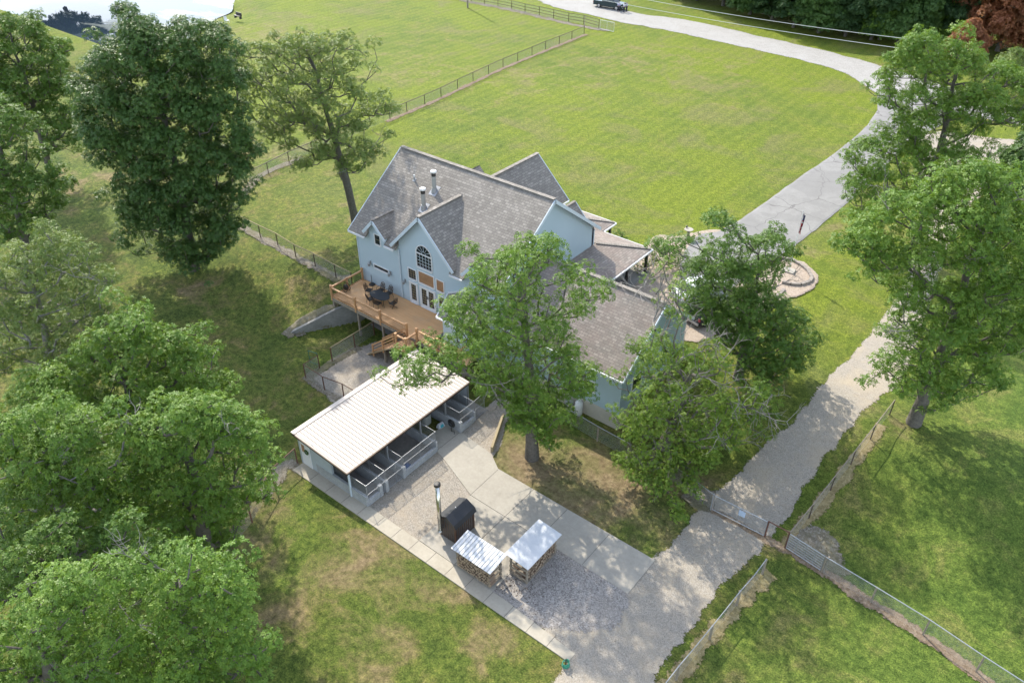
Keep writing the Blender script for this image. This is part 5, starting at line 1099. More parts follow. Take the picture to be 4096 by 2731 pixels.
for sx in (-.25, .25):
    for sy in (-.25, .25): m = MB(); m.box(x+sx-.03, y+sy-.03, z, x+sx+.03, y+sy+.03, z+.35); m.build('leg', M['whitepaint'], bn)
# ------------------------------------------------------------------ vehicles
def vehicle(name, label, cat, p, rot, L_, W_, prof, glassprof, paint, wheels, wr, pickup=False):
    o = thing(name, tuple(p), label, cat); ca, sa = math.cos(rot), math.sin(rot)
    def X(v): return (p[0]+v[0]*ca-v[1]*sa, p[1]+v[0]*sa+v[1]*ca, p[2]+v[2])
    def put(m, nm, mt, par=None, sm=False): m.v = [X(v) for v in m.v]; return m.build(nm, mt, par or o, smooth=sm)
    m = MB(); m.prism(prof, 1, -W_/2, W_/2)
    bm = bmesh.new(); vs = [bm.verts.new(v) for v in m.v]; [bm.faces.new([vs[i] for i in f]) for f in m.f]; bmesh.ops.recalc_face_normals(bm, faces=bm.faces)
    bmesh.ops.bevel(bm, geom=bm.edges[:], offset=.07, segments=2, affect='EDGES'); me = bpy.data.meshes.new('b'); bm.verts.ensure_lookup_table()
    m2 = MB(); m2.add([tuple(v.co) for v in bm.verts], [tuple(v.index for v in f.verts) for f in bm.faces]) if not [v.__setattr__('index', i) for i, v in enumerate(bm.verts)] is None else None
    bm.free(); body = put(m2, 'body', paint)
    # greenhouse
    m = MB(); a = glassprof; n = len(a); inn = .16
    zt = max(v[1] for v in a); zlo = min(v[1] for v in a)
    m.add([(v[0], -(W_/2-.04-inn*(v[1]-zlo)/(zt-zlo)), v[1]) for v in a]+[(v[0], (W_/2-.04-inn*(v[1]-zlo)/(zt-zlo)), v[1]) for v in a], [tuple(range(n)), tuple(range(n, 2*n))[::-1]]+[(i, i+n, (i+1) % n+n, (i+1) % n) for i in range(n)])
    put(m, 'windows', M['glass'])
    tp = [v for v in a if v[1] > zt-.05]; xa, xb = min(v[0] for v in tp), max(v[0] for v in tp); m = MB(); m.box(xa-.08, -(W_/2-.2), zt, xb+.08, W_/2-.2, zt+.06)
    lo_ = [v for v in a if v[1] < zlo+.05]; xl, xh = min(v[0] for v in lo_), max(v[0] for v in lo_)
    for s in (-1, 1):
        for xx, xu in ((xl, xa), ((xl+xh)/2-.1, (xa+xb)/2-.1), (xh, xb)): m.bar((xx, s*(W_/2-.03), zlo), (xu, s*(W_/2-.19), zt+.02), .09, .06)
    put(m, 'roof', paint)
    for wx in wheels:
        for s in (-1, 1):
            m = MB(); m.tube([(wx, s*(W_/2-.24), wr), (wx, s*(W_/2+.02), wr)], wr, 20); w_ = put(m, 'wheel', M['tyre']); m = MB(); m.tube([(wx, s*(W_/2+.021), wr), (wx, s*(W_/2+.04), wr)], [wr*.62, wr*.55], 16); put(m, 'rim', M['rim'], w_)
    for s in (-1, 1):
        m = MB(); m.box(L_/2-.06, s*(W_/2-.12)-.16, .72, L_/2+.015, s*(W_/2-.12)+.12 if s < 0 else s*(W_/2-.12)+.1, .92); put(m, 'headlight', M['headlight'])
        m = MB(); m.box(-L_/2-.02, s*(W_/2-.1)-.09, .8, -L_/2+.05, s*(W_/2-.1)+.09, 1.05); put(m, 'tail_light', M['taillight'])
        m = MB(); m.bar((xh-.25, s*(W_/2), zlo+.1), (xh-.25, s*(W_/2+.2), zlo+.14), .1, .16); put(m, 'wing_mirror', paint)
    m = MB(); m.box(-L_/2-.08, -W_/2+.1, .42, -L_/2, W_/2-.1, .62); put(m, 'rear_bumper', M['galv']); m = MB(); m.box(L_/2, -W_/2+.1, .4, L_/2+.09, W_/2-.1, .62); put(m, 'front_bumper', M['galv'] if pickup else paint)
    if pickup:
        m = MB(); m.box(-L_/2+.1, -W_/2+.14, .95, -L_/2+1.75, W_/2-.14, 1.165); put(m, 'bed_liner', M['dark'])
        for s in (-1, 1): m = MB(); m.box(-1.0, s*(W_/2+.06)-.06, .36, 1.25, s*(W_/2+.06)+.06, .42); put(m, 'running_board', M['steel'])
    return o, X
trk = GF(2340+700/10.69, 300/10.69); tr2 = GF(2340+1330/10.69, 470/10.69); tr1 = GF(2340+560/10.69, 340/10.69)
rot = math.atan2(tr2[1]-tr1[1], tr2[0]-tr1[0]); mid_ = (tr1+tr2)/2; nrm = np.array([-math.sin(rot), math.cos(rot), 0])*.95; c0 = mid_+nrm
tprof = [(-2.95, .45), (2.95, .45), (2.95, 1.0), (2.85, 1.12), (1.55, 1.2), (-2.9, 1.2), (-2.95, 1.1)]
vehicle('pickup_truck', 'dark green crew cab pickup truck parked on the far gravel road', 'pickup', c0, rot, 5.9, 1.95, tprof, [(-1.15, 1.18), (1.6, 1.18), (.85, 1.78), (-1.0, 1.8)], M['truck'], (-1.75, 1.85), .4, True)
cprof = [(-2.3, .35), (2.3, .35), (2.3, .75), (2.1, .88), (1.0, .95), (-1.8, .98), (-2.25, .9)]
cw = GF(2782, 1180); vehicle('white_car', 'white car parked at the house front, half hidden by the dark oak', 'car', cw, R(75), 4.6, 1.8, cprof, [(-1.7, .96), (1.05, .94), (.4, 1.4), (-1.0, 1.42)], M['carwhite'], (-1.4, 1.4), .32)
sprof = [(-2.35, .4), (2.35, .4), (2.35, .95), (2.1, 1.08), (1.1, 1.12), (-2.3, 1.15), (-2.35, 1.0)]
cw = GF(2840, 1262); vehicle('dark_car', 'dark car parked beside the garage end under the trees', 'car', cw, R(75), 4.7, 1.9, sprof, [(-2.2, 1.13), (1.2, 1.1), (.5, 1.68), (-2.0, 1.7)], M['cardark'], (-1.45, 1.45), .36)
# ------------------------------------------------------------------ people by the pickup (skin-modifier bodies)
def person(px, py, face, label, shirt, hair, arms, zrot=0):
    g_ = GF(px, py); H_ = 1.72; o = thing('person', tuple(g_), label, 'person'); ca, sa = math.cos(face), math.sin(face)
    def X(p): return (p[0]*ca-p[1]*sa, p[0]*sa+p[1]*ca, p[2])
    def skin(verts, edges, rad, nm, mat, lv=1):
        me = bpy.data.meshes.new(nm); me.from_pydata([X(v) for v in verts], edges, []); ob = bpy.data.objects.new(nm, me); col.objects.link(ob)
        sk = ob.modifiers.new('s', 'SKIN'); 
        if not me.skin_vertices: me.attributes.new
        for i, r_ in enumerate(rad): me.skin_vertices[0].data[i].radius = (r_, r_*.85)
        me.skin_vertices[0].data[0].use_root = True; sb = ob.modifiers.new('b', 'SUBSURF'); sb.levels = lv; sb.render_levels = lv
        dg = bpy.context.evaluated_depsgraph_get(); ev = ob.evaluated_get(dg); m2 = bpy.data.meshes.new_from_object(ev); bpy.data.objects.remove(ob); m2.materials.clear(); m2.materials.append(mat)
        for f in m2.polygons: f.use_smooth = True
        q_ = bpy.data.objects.new(nm, m2); col.objects.link(q_); q_.parent = o; return q_
    V_ = [(0, 0, .95), (0, 0, 1.12), (0, 0, 1.36), (0, 0, 1.5), (.02, 0, 1.6), (.03, 0, 1.68), (0, .1, .9), (.02, .11, .5), (0, .12, .08), (.12, .13, .04), (0, -.1, .9), (.02, -.11, .5), (0, -.12, .08), (.12, -.13, .04), (0, .19, 1.38), (arms[0][0]*.5, .24, 1.12), (arms[0][0], arms[0][1], arms[0][2]), (0, -.19, 1.38), (arms[1][0]*.5, -.24, 1.12), (arms[1][0], -arms[1][1], arms[1][2])]
    E_ = [(0, 1), (1, 2), (2, 3), (3, 4), (4, 5), (0, 6), (6, 7), (7, 8), (8, 9), (0, 10), (10, 11), (11, 12), (12, 13), (2, 14), (14, 15), (15, 16), (2, 17), (17, 18), (18, 19)]
    rad = [.14, .125, .15, .06, .095, .08, .095, .065, .045, .04, .095, .065, .045, .04, .065, .045, .03, .065, .045, .03]
    skin(V_, E_, rad, 'body', M['skin'])
    skin([(0, 0, .98), (0, .1, .9), (.02, .11, .5), (0, .12, .1), (0, -.1, .9), (.02, -.11, .5), (0, -.12, .1)], [(0, 1), (1, 2), (2, 3), (0, 4), (4, 5), (5, 6)], [.15, .105, .078, .06, .105, .078, .06], 'trousers', M['jeans'])
    a0, a1 = arms
    skin([(0, 0, .96), (0, 0, 1.12), (0, 0, 1.38), (0, 0, 1.47), (0, .19, 1.38), (a0[0]*.5, .24, 1.12), (a0[0]*.85, (a0[1]+.24)/2, (a0[2]+1.12)/2), (0, -.19, 1.38), (a1[0]*.5, -.24, 1.12), (a1[0]*.85, -(a1[1]+.24)/2, (a1[2]+1.12)/2)], [(0, 1), (1, 2), (2, 3), (2, 4), (4, 5), (5, 6), (2, 7), (7, 8), (8, 9)], [.155, .145, .17, .07, .08, .062, .05, .08, .062, .05], 'shirt', shirt)
    skin([(-.02, 0, 1.66), (-.02, 0, 1.72)], [(0, 1)], [.105, .075], 'hair', hair)
dirc = math.atan2(-tr1[1], -tr1[0])
person(2340+1430/10.69, 520/10.69, dirc+.3, 'person in pale lavender top with grey hair, standing at the pickup front wheel', M['lav'], M['hair_grey'], ((.15, .2, .9), (.15, .2, .9)))
person(2340+1650/10.69, 560/10.69, dirc+2.4, 'person in white top standing between two others by the pickup bonnet', M['whshirt'], M['hair'], ((.3, .12, 1.12), (.25, .15, 1.1)))
person(2340+1770/10.69, 535/10.69, dirc-2.2, 'person in lavender shirt and dark trousers, farthest from the pickup cab', M['lav'], M['hair'], ((.3, .1, 1.15), (.3, .1, 1.15)))
# ------------------------------------------------------------------ trees
FH_ = np.array([math.sin(YAW), math.cos(YAW), 0.0]); RH_ = np.array([math.cos(YAW), -math.sin(YAW), 0.0])
def rays_to_plane(px, py, B):
    d = FW[None]*FOC+RT[None]*(px*K-2048)[:, None]-UP[None]*(py*K-1365.5)[:, None]
    t = ((B-CAMP)@FH_)/(d@FH_); return CAMP+d*t[:, None], d/np.linalg.norm(d, axis=1)[:, None]
DENS, LS = 3.8, 0.53
def leaf_cloud(C, Rc, rng, per, L, W_, up_bias=-0.35, crnd=None, tuft=6, flat=0.8):
    """C clump centres, Rc radii -> leaf quads (n,4,3) and a random value per vertex"""
    n = len(C); per = per*DENS; L = L*LS; W_ = W_*LS*.92; cnt = np.maximum(3, (per*(Rc/0.9)**2).astype(int)); ci = np.repeat(np.arange(n), cnt); m = len(ci)
    z = rng.uniform(up_bias, 1, m); a = rng.uniform(0, 2*np.pi, m); s = np.sqrt(1-z*z)
    nrm = np.stack([s*np.cos(a), s*np.sin(a), z], 1); rr = Rc[ci]*(0.55+0.5*np.sqrt(rng.random(m)))
    lob = 1+0.22*np.sin(nrm[:, 0]*5+ci*1.3)*np.sin(nrm[:, 1]*5+ci*2.1)
    ctr = C[ci]+nrm*(rr*lob)[:, None]*np.array([1, 1, flat])
    out = nrm*0.55+np.array([0, 0, 0.5])+rng.normal(0, .3, (m, 3)); out /= np.linalg.norm(out, axis=1)[:, None]
    t1 = np.cross(out, rng.normal(0, 1, (m, 3))); t1 /= np.linalg.norm(t1, axis=1)[:, None]; t2 = np.cross(out, t1)
    tv = rng.random(m); cv = (crnd if crnd is not None else rng.random(n))[ci]
    V = []; A_ = []
    for k in range(tuft):
        th_ = 2*np.pi*(k+rng.uniform(-.3, .3, m))/tuft; rad_ = (t1*np.cos(th_)[:, None]+t2*np.sin(th_)[:, None])
        d = rad_*rng.uniform(.75, 1.1, m)[:, None]+out*rng.uniform(-.15, .5, m)[:, None]; d /= np.linalg.norm(d, axis=1)[:, None]
        sd_ = np.cross(d, out); sd_ /= np.maximum(np.linalg.norm(sd_, axis=1), 1e-6)[:, None]; sd_ = sd_*0.9+out*rng.uniform(-.35, .35, m)[:, None]
        l = L*rng.uniform(.7, 1.2, m)[:, None]; w_ = W_*rng.uniform(.8, 1.2, m)[:, None]
        b0 = ctr+d*l*.12; mid = ctr+d*l*.6+out*l*.07; tip = ctr+d*l*1.1-out*l*.12
        V.append(np.stack([b0, mid+sd_*w_, tip, mid-sd_*w_], 1)); v = np.clip(.5*tv+.32*cv+.18*rng.random(m), 0, 1); A_.append(np.repeat(v[:, None], 4, 1))
    V = np.concatenate(V); A_ = np.concatenate(A_); return V, A_
def crown_mesh(name, V, A_, mat):
    n = len(V); me = fastmesh(name, V.reshape(-1, 3), np.arange(n*4).reshape(-1, 4), A_.ravel()); me.materials.append(mat); return me
def skeleton(C, base, top, rng, r0, thin=0.012, lean=0.0):
    """limbs from a trunk line to the clump centres (nearest existing node, pipe-model radii)"""
    base = np.array(base, float); top = np.array(top, float); H_ = top[2]-base[2]
    nodes = []; par = []
    nk = 9
    for i in range(nk+1):
        t = i/nk; w_ = math.sin(t*3.1)*0.03*H_; nodes.append(base+(top-base)*t+np.array([rng.normal(0, .05)*t*2, rng.normal(0, .05)*t*2, 0])+np.array([w_*.4, w_*.3, 0])); par.append(i-1)
    axis = np.array(nodes); tgt = C; d0 = np.min(np.linalg.norm(tgt[:, None]-axis[None], axis=2), 1); order = np.argsort(d0)
    leafn = []
    for i in order:
        c = tgt[i]-np.array([0, 0, .15]); Nn = np.array(nodes); dv_ = c-Nn; d = np.linalg.norm(dv_, axis=1)
        cost = d+1.6*np.maximum(0, Nn[:, 2]-c[2]+.3)+np.where(np.arange(len(Nn)) < 3, 3.0, 0)
        j = int(np.argmin(cost)); a = Nn[j]; L_ = d[j]
        k = 1 if L_ < 1.2 else (2 if L_ < 3 else 3); prev = j
        for s in range(1, k+1):
            t = s/k; p = a+(c-a)*t+np.array([0, 0, -.12*L_*math.sin(math.pi*t)])+(rng.normal(0, .06*L_, 3) if s < k else 0)
            nodes.append(p); par.append(prev); prev = len(nodes)-1
        leafn.append(prev)
    w_ = np.zeros(len(nodes)); 
    for l in leafn:
        w_[l] += 1
    for i in range(len(nodes)-1, 0, -1):
        if par[i] >= 0: w_[par[i]] += w_[i]
    tot = max(w_[0], 1); rad_ = thin+(r0-thin)*np.power(np.maximum(w_, .5)/tot, .58); rad_[0] = r0*1.25; rad_[1] = r0
    return nodes, par, rad_
def skel_mesh(name, nodes, par, rad_, mat, n=6, extra=None):
    P0 = []; P1 = []; r_0 = []; r_1 = []
    for i, p in enumerate(par):
        if p >= 0: P0.append(nodes[p]); P1.append(nodes[i]); r_0.append(min(rad_[p], rad_[i]*1.35) if i > 9 else rad_[p]); r_1.append(rad_[i])
    if extra:
        for a, c, ra, rb in extra: P0.append(a); P1.append(c); r_0.append(ra); r_1.append(rb)
    P0 = np.array(P0); P1 = np.array(P1); r_0 = np.array(r_0); r_1 = np.array(r_1); d = P1-P0; d /= np.maximum(np.linalg.norm(d, axis=1), 1e-6)[:, None]
    ref = np.where(np.abs(d[:, 2:3]) > .9, np.array([[1., 0, 0]]), np.array([[0, 0, 1.]])); a = np.cross(d, ref); a /= np.linalg.norm(a, axis=1)[:, None]; b = np.cross(d, a)
    th_ = 2*np.pi*np.arange(n)/n; ring = a[:, None]*np.cos(th_)[None, :, None]+b[:, None]*np.sin(th_)[None, :, None]
    V = np.concatenate([P0[:, None]+ring*r_0[:, None, None], P1[:, None]+ring*r_1[:, None, None]], 1); m = len(P0); base = (np.arange(m)*2*n)[:, None]; k = np.arange(n)[None]; k2 = (k+1) % n
    F_ = np.stack([base+k, base+k2, base+n+k2, base+n+k], -1).reshape(-1, 4); me = fastmesh(name, V.reshape(-1, 3), F_, smooth=True); me.materials.append(mat); return me
def twigs(start, d, L_, r_, rng, depth, out):
    p = np.array(start); segs = 3; d = np.array(d, float)
    for s in range(segs):
        d = d+rng.normal(0, .22, 3); d /= np.linalg.norm(d); q_ = p+d*L_/segs; out.append((p.copy(), q_.copy(), r_*(1-s*.2), r_*(1-(s+1)*.2))); p = q_
        if depth > 0 and s > 0 or (depth > 1):
            for _ in range(2):
                dd_ = d+rng.normal(0, .6, 3); dd_ /= np.linalg.norm(dd_); twigs(p, dd_, L_*rng.uniform(.35, .6), r_*.55, rng, depth-1, out)
TREEN = [0]
def tree(label, base, polys, leaf='leaf_oak', R_=0.85, space=1.05, thick=3.2, per=26, L=.27, W_=.075, r0=.32, bark='bark', seed=1, zmin=1.6, top=None, holes=(), dead=0, name='oak_tree', layers=3, lobe=2.5, rag=1.0, deadat=(), drop=0.1, upb=-.35, skel=True):
    rng = np.random.default_rng(seed); B = G(*base); o = thing(name, tuple(B), label, 'tree', None)
    dist = float((B-CAMP)@FW); pxm = dist/FOC*K   # metres per overview pixel at the trunk
    C = []; RR = []; hold = [(np.array(h[:2], float), h[2]) for h in holes]
    for poly in polys:
        dens = 1.0
        if isinstance(poly, tuple) and not isinstance(poly[0], tuple): dens, poly = poly
        poly = [tuple(p) for p in poly]; xs = [p[0] for p in poly]; ys = [p[1] for p in poly]; st = space/pxm
        cx, cy = np.meshgrid(np.arange(min(xs)-st, max(xs)+2*st, st), np.arange(min(ys)-st, max(ys)+2*st, st*.85)); cx = cx.ravel(); cy = cy.ravel()
        wmax = max(8.0, polydist(np.array(cx), np.array(cy), poly)[inpoly(cx, cy, poly)].max() if inpoly(cx, cy, poly).any() else 8)
        lgx, lgy = np.meshgrid(np.arange(min(xs)-lobe/pxm, max(xs)+lobe/pxm, lobe/pxm), np.arange(min(ys)-lobe/pxm, max(ys)+lobe/pxm, lobe/pxm*.9)); LOB = (lgx.ravel()+rng.uniform(-.38, .38, lgx.size)*lobe/pxm, lgy.ravel()+rng.uniform(-.38, .38, lgx.size)*lobe/pxm)
        for lay in (0, 1, 2, 3)[:layers+1]:
            x = cx+rng.uniform(-.45, .45, len(cx))*st; y = cy+rng.uniform(-.45, .45, len(cx))*st
            ins_ = inpoly(x, y, poly); dE = np.where(ins_, 1, -1)*polydist(x, y, poly); ok = np.ones(len(x), bool); qx = x*pxm; qy = y*pxm; nn = np.sin(qx*2.1+seed)*np.sin(qy*2.4+seed*1.9)+.5*np.sin(qx*4.3+qy*2.2+seed)*np.sin(qy*4.9-qx*1.7); rc = R_*(.45+.6*rng.random(len(x))**1.4); ok &= dE*pxm > (.25-.75*nn*rag if rag > .5 else -.05); dE = np.maximum(dE, 1.0)
            for h, hr_ in hold: ok &= np.hypot(x-h[0], y-h[1]) > hr_+rng.uniform(-.3, .3, len(x))*hr_*.5
            nz = np.sin(x*.075+seed)*np.sin(y*.083+seed*2.3)+.6*np.sin(x*.17+y*.11+seed*1.7)*np.sin(y*.19-x*.07+lay); ok &= (rag < .5) | (nz > -1.15+drop*2.0) | (rng.random(len(x)) < .25); ok &= rng.random(len(x)) < (1-drop*.8)*dens; x = x[ok]; y = y[ok]; dE = dE[ok]; rc = rc[ok]
            lsp = lobe/pxm; lg_ = (cx, cy); lx, ly = LOB; dn = np.min(np.hypot(x[:, None]-lx[None], (y[:, None]-ly[None])*1.15), 1)/lsp; keep = (rag < .5) | (dn < (.48 if lay in (0, 3) else .60)) | (rng.random(len(x)) < (.10 if lay in (0, 3) else .70)); x = x[keep]; y = y[keep]; dE = dE[keep]; rc = rc[keep]; dn = dn[keep]
            pt, rd = rays_to_plane(x, y, B); tt = thick*np.sqrt(np.clip(dE/wmax, 0, 1)); sgn = (-1, 1, 0, -.55, .5)[lay]
            dep = sgn*tt*rng.uniform(.75, 1.05, len(x)) if sgn else rng.uniform(-.5, .5, len(x))*tt
            dep = dep-(lobe*.75*np.sqrt(np.clip(1-(dn/.52)**2, 0, 1)) if lay in (0, 3) else 0)
            pt = pt+rd*dep[:, None]
            low = pt[:, 2] < B[2]+zmin; need = np.where(low, (B[2]+zmin-pt[:, 2])/(-rd[:, 2]), 0); pt = pt-rd*need[:, None]
            C.append(pt); RR.append(rc*np.where(low, .8, 1))
    C = np.concatenate(C); RR = np.concatenate(RR)
    V, A_ = leaf_cloud(C, RR, rng, per, L, W_, up_bias=upb); me = crown_mesh('crown', V-B, A_, M[leaf]); co_ = bpy.data.objects.new('crown', me); col.objects.link(co_); co_.parent = o
    ctr = C.mean(0); zt = np.percentile(C[:, 2], 88); tp = np.array([ctr[0], ctr[1], zt]) if top is None else np.array([B[0]+top[0], B[1]+top[1], B[2]+top[2]])
    sub = C if len(C) < 420 else C[rng.choice(len(C), 420, replace=False)]
    nodes, par, rad_ = skeleton(sub, B-np.array([0, 0, .2]), tp, rng, r0); extra = []; DG = []
    for k in range(dead):
        c = C[rng.integers(len(C))]; out = []; twigs(c, rng.normal(0, 1, 3)+np.array([0, 0, .6]), rng.uniform(1.2, 2.4), .035, rng, 2, out); extra += out; DG.append(out)
    ex2 = []
    for dx, dy, L_ in deadat:
        pt, rd = rays_to_plane(np.array([float(dx)]), np.array([float(dy)]), B); p = pt[0]-rd[0]*thick*.5; out = []; Nn = np.array(nodes); j = int(np.argmin(np.linalg.norm(Nn-p, axis=1)+1.5*np.maximum(0, Nn[:, 2]-p[2]))); out.append((Nn[j], p, .09, .06))
        d_ = p-Nn[j]; d_ = d_/max(np.linalg.norm(d_), 1e-3)
        for _ in range(3): twigs(p, d_+rng.normal(0, .5, 3)+np.array([0, 0, .3]), L_, .045, rng, 2, out)
        ex2 += out; DG.append(out)
    me = skel_mesh('trunk', [n_-B for n_ in nodes], par, rad_, M[bark], 8); to = bpy.data.objects.new('trunk', me); col.objects.link(to); to.parent = o
    if extra or ex2:
        for grp in DG:
            me = skel_mesh('dead_branch', [], [], [], M['bare'], 5, [(a-B, c-B, ra, rb) for a, c, ra, rb in grp]); do_ = bpy.data.objects.new('dead_branch', me); col.objects.link(do_); do_.parent = o
    TREEN[0] += len(V); return o
T_ = tree
T_('big dense dark maple standing left of the house, between the fences', (446, 618), [[(285, 45), (350, 58), (440, 42), (500, 60), (530, 110), (552, 180), (565, 260), (578, 330), (582, 400), (562, 450), (556, 520), (522, 575), (490, 600), (475, 640), (430, 640), (400, 610), (340, 590), (290, 560), (270, 500), (262, 440), (230, 400), (195, 330), (170, 260), (160, 190), (200, 130), (230, 90)]], 'leaf_maple', .95, 1.0, 3.4, 30, .30, .09, .42, seed=3, drop=.04, lobe=2.6, rag=1.3, holes=[(300, 395, 12), (325, 310, 8), (270, 470, 10), (480, 230, 7), (380, 420, 6), (420, 330, 6)], name='maple_tree')
T_('tall oak with bare lower trunk behind the left corner of the house', (818, 512), [[(560, 100), (640, 72), (720, 64), (800, 82), (855, 108), (862, 150), (830, 170), (880, 200), (908, 245), (890, 280), (898, 310), (860, 330), (866, 380), (830, 412), (770, 408), (735, 370), (690, 385), (665, 350), (640, 330), (600, 345), (570, 300), (550, 220), (535, 150)]], 'leaf_grey', .85, 1.25, 3.6, 24, .30, .08, .36, seed=4, drop=.06, holes=[(700, 300, 14), (790, 230, 12), (640, 170, 12), (845, 190, 10), (600, 250, 12), (750, 160, 10), (860, 300, 10)], layers=3, dead=4)
T_('oak at the top left edge beside the pond', (120, 420), [[(-40, 20), (40, 25), (90, 40), (118, 90), (135, 130), (152, 200), (168, 260), (198, 330), (150, 352), (100, 330), (60, 290), (-40, 270)]], 'leaf_dark', .95, 1.2, 3.6, 26, .34, .1, .35, seed=5, drop=.12)
T_('dark oak at the left edge below the pond side tree', (70, 620), [[(-60, 200), (20, 215), (60, 250), (90, 300), (115, 340), (110, 385), (158, 412), (162, 450), (125, 500), (95, 540), (30, 565), (-60, 570)]], 'leaf_dark', .95, 1.2, 3.6, 26, .32, .1, .36, seed=6, drop=.1)
T_('pale thin crowned oak at the left edge of the lawn', (130, 930), [[(-60, 560), (40, 535), (90, 512), (150, 530), (205, 545), (250, 590), (278, 640), (262, 700), (310, 722), (280, 790), (160, 850), (60, 870), (-60, 880)]], 'leaf_grey', .8, 1.1, 3.4, 24, .28, .075, .34, seed=7, drop=.14, dead=7, bark='bark_pale', holes=[(120, 700, 18), (200, 640, 14), (60, 780, 16), (180, 760, 16)])
T_('oak with a glossy crown beside the long tree shadow on the left lawn', (330, 1080), [[(230, 695), (300, 668), (365, 715), (362, 760), (420, 772), (480, 770), (540, 860), (532, 905), (500, 985), (380, 1020), (250, 1010), (120, 1000), (25, 980), (20, 890), (70, 850), (180, 800), (205, 755)]], 'leaf_oak', .95, 1.1, 3.6, 28, .27, .085, .38, seed=8, drop=.01, rag=.8, lobe=2.2, dead=1)
T_('oak whose crown reaches toward the kennel corner', (480, 1340), [[(345, 930), (420, 890), (480, 880), (560, 950), (612, 990), (622, 1060), (652, 1135), (600, 1165), (545, 1200), (562, 1250), (480, 1290), (400, 1260), (330, 1210), (300, 1100), (305, 1000)]], 'leaf_oak', .9, 1.0, 3.4, 30, .25, .078, .4, seed=9, drop=.01, rag=.8, lobe=2.2, dead=3)
T_('oak with a forked grey trunk showing, on the far left of the foreground', (178, 1345), [[(-60, 960), (100, 930), (230, 930), (320, 985), (325, 1100), (300, 1200), (260, 1245), (200, 1215), (160, 1240), (90, 1230), (-60, 1200)]], 'leaf_oak', .9, 1.0, 3.4, 30, .25, .078, .38, seed=10, drop=.01, rag=.8, lobe=2.2, dead=2, bark='bark_pale')
T_('foreground oak filling the bottom left corner', (150, 1750), [[(30, 1320), (120, 1288), (200, 1330), (255, 1272), (310, 1300), (330, 1380), (300, 1450), (330, 1520), (310, 1660), (-60, 1660), (-60, 1440), (20, 1420)]], 'leaf_oak', .8, .88, 3.0, 30, .22, .07, .35, seed=11, drop=.01, rag=.8, lobe=2.2, dead=2)
T_('foreground oak at the bottom, right of the corner oak', (470, 1720), [[(380, 1290), (430, 1250), (520, 1240), (575, 1330), (612, 1400), (622, 1430), (590, 1450), (642, 1530), (642, 1660), (300, 1660), (300, 1520), (340, 1430), (350, 1350)]], 'leaf_oak', .8, .88, 3.0, 30, .22, .07, .35, seed=12, drop=.01, rag=.8, lobe=2.2, dead=2)
T_('low dark oak in the gap at the left edge of the foreground', (120, 1520), [[(-60, 1170), (100, 1190), (280, 1200), (440, 1240), (450, 1330), (380, 1400), (330, 1400), (280, 1330), (150, 1340), (60, 1380), (-60, 1420)]], 'leaf_dark', .85, 1.0, 2.4, 26, .24, .075, .3, seed=13, drop=.05)
T_('large oak in front of the house, overhanging the kennel roof', (1222, 1050), [[(1120, 880), (1330, 900), (1305, 965), (1262, 1040), (1215, 1015), (1165, 975)], [(1180, 530), (1238, 527), (1290, 560), (1272, 600), (1340, 620), (1385, 640), (1418, 658), (1400, 690), (1352, 722), (1335, 760), (1325, 800), (1360, 840), (1382, 890), (1365, 930), (1315, 935), (1300, 970), (1262, 1030), (1215, 1005), (1180, 985), (1135, 950), (1140, 920), (1100, 908), (1060, 870), (1030, 862), (1000, 880), (952, 915), (925, 890), (870, 855), (900, 828), (955, 780), (1005, 745), (1015, 705), (1060, 680), (1078, 620), (1090, 572), (1140, 558)]], 'leaf_oak', .72, .88, 3.4, 26, .25, .07, .42, seed=14, drop=.14, dead=4, holes=[(1150, 640, 10), (1190, 690, 9), (1120, 740, 9), (1060, 850, 9), (1260, 640, 10), (1310, 680, 12), (1010, 820, 9), (1200, 780, 8), (1110, 830, 8), (1250, 590, 9)])
T_('yellow green oak with bare grey branches in front of the garage', (1505, 1062), [[(1420, 960), (1560, 900), (1740, 900), (1700, 1020), (1600, 1090), (1552, 1195), (1500, 1155), (1440, 1100)], [(1425, 800), (1490, 765), (1560, 775), (1600, 790), (1650, 800), (1718, 850), (1772, 890), (1792, 940), (1762, 975), (1742, 1012), (1692, 1032), (1650, 1072), (1612, 1092), (1592, 1150), (1552, 1192), (1500, 1150), (1450, 1112), (1420, 1060), (1440, 1010), (1402, 980), (1395, 940), (1432, 900), (1385, 865), (1440, 840)], (.55, [(1480, 660), (1530, 590), (1560, 640), (1575, 700), (1560, 760), (1500, 760), (1500, 700)])], 'leaf_yellow', .68, .9, 3.2, 24, .22, .062, .42, seed=15, drop=.03, dead=14, holes=[(1560, 850, 12), (1500, 880, 9), (1640, 900, 10), (1470, 960, 9), (1600, 960, 9), (1560, 1010, 8)], deadat=[(1500, 740, 1.8), (1475, 660, 1.6), (1560, 720, 1.8), (1600, 860, 2.4), (1570, 820, 2.0), (1540, 930, 2.0)])
T_('dark oak between the house front and the gravel drive', (1695, 868), [[(1555, 610), (1640, 590), (1720, 610), (1730, 700), (1650, 760), (1580, 700)], [(1620, 720), (1720, 640), (1800, 700), (1866, 770), (1856, 840), (1800, 880), (1780, 935), (1720, 880), (1650, 800)], [(1478, 545), (1540, 540), (1600, 560), (1632, 500), (1690, 492), (1722, 540), (1760, 530), (1790, 512), (1842, 565), (1805, 600), (1812, 640), (1792, 690), (1850, 700), (1866, 770), (1856, 830), (1800, 870), (1785, 930), (1745, 870), (1700, 820), (1640, 770), (1600, 710), (1560, 650), (1555, 605), (1500, 585)]], 'leaf_dark', .72, .95, 2.9, 24, .27, .08, .34, seed=16, drop=.1, dead=4, holes=[(1740, 640, 12), (1640, 590, 12), (1770, 560, 10), (1600, 640, 9), (1690, 700, 8), (1800, 740, 9), (1680, 560, 9)])
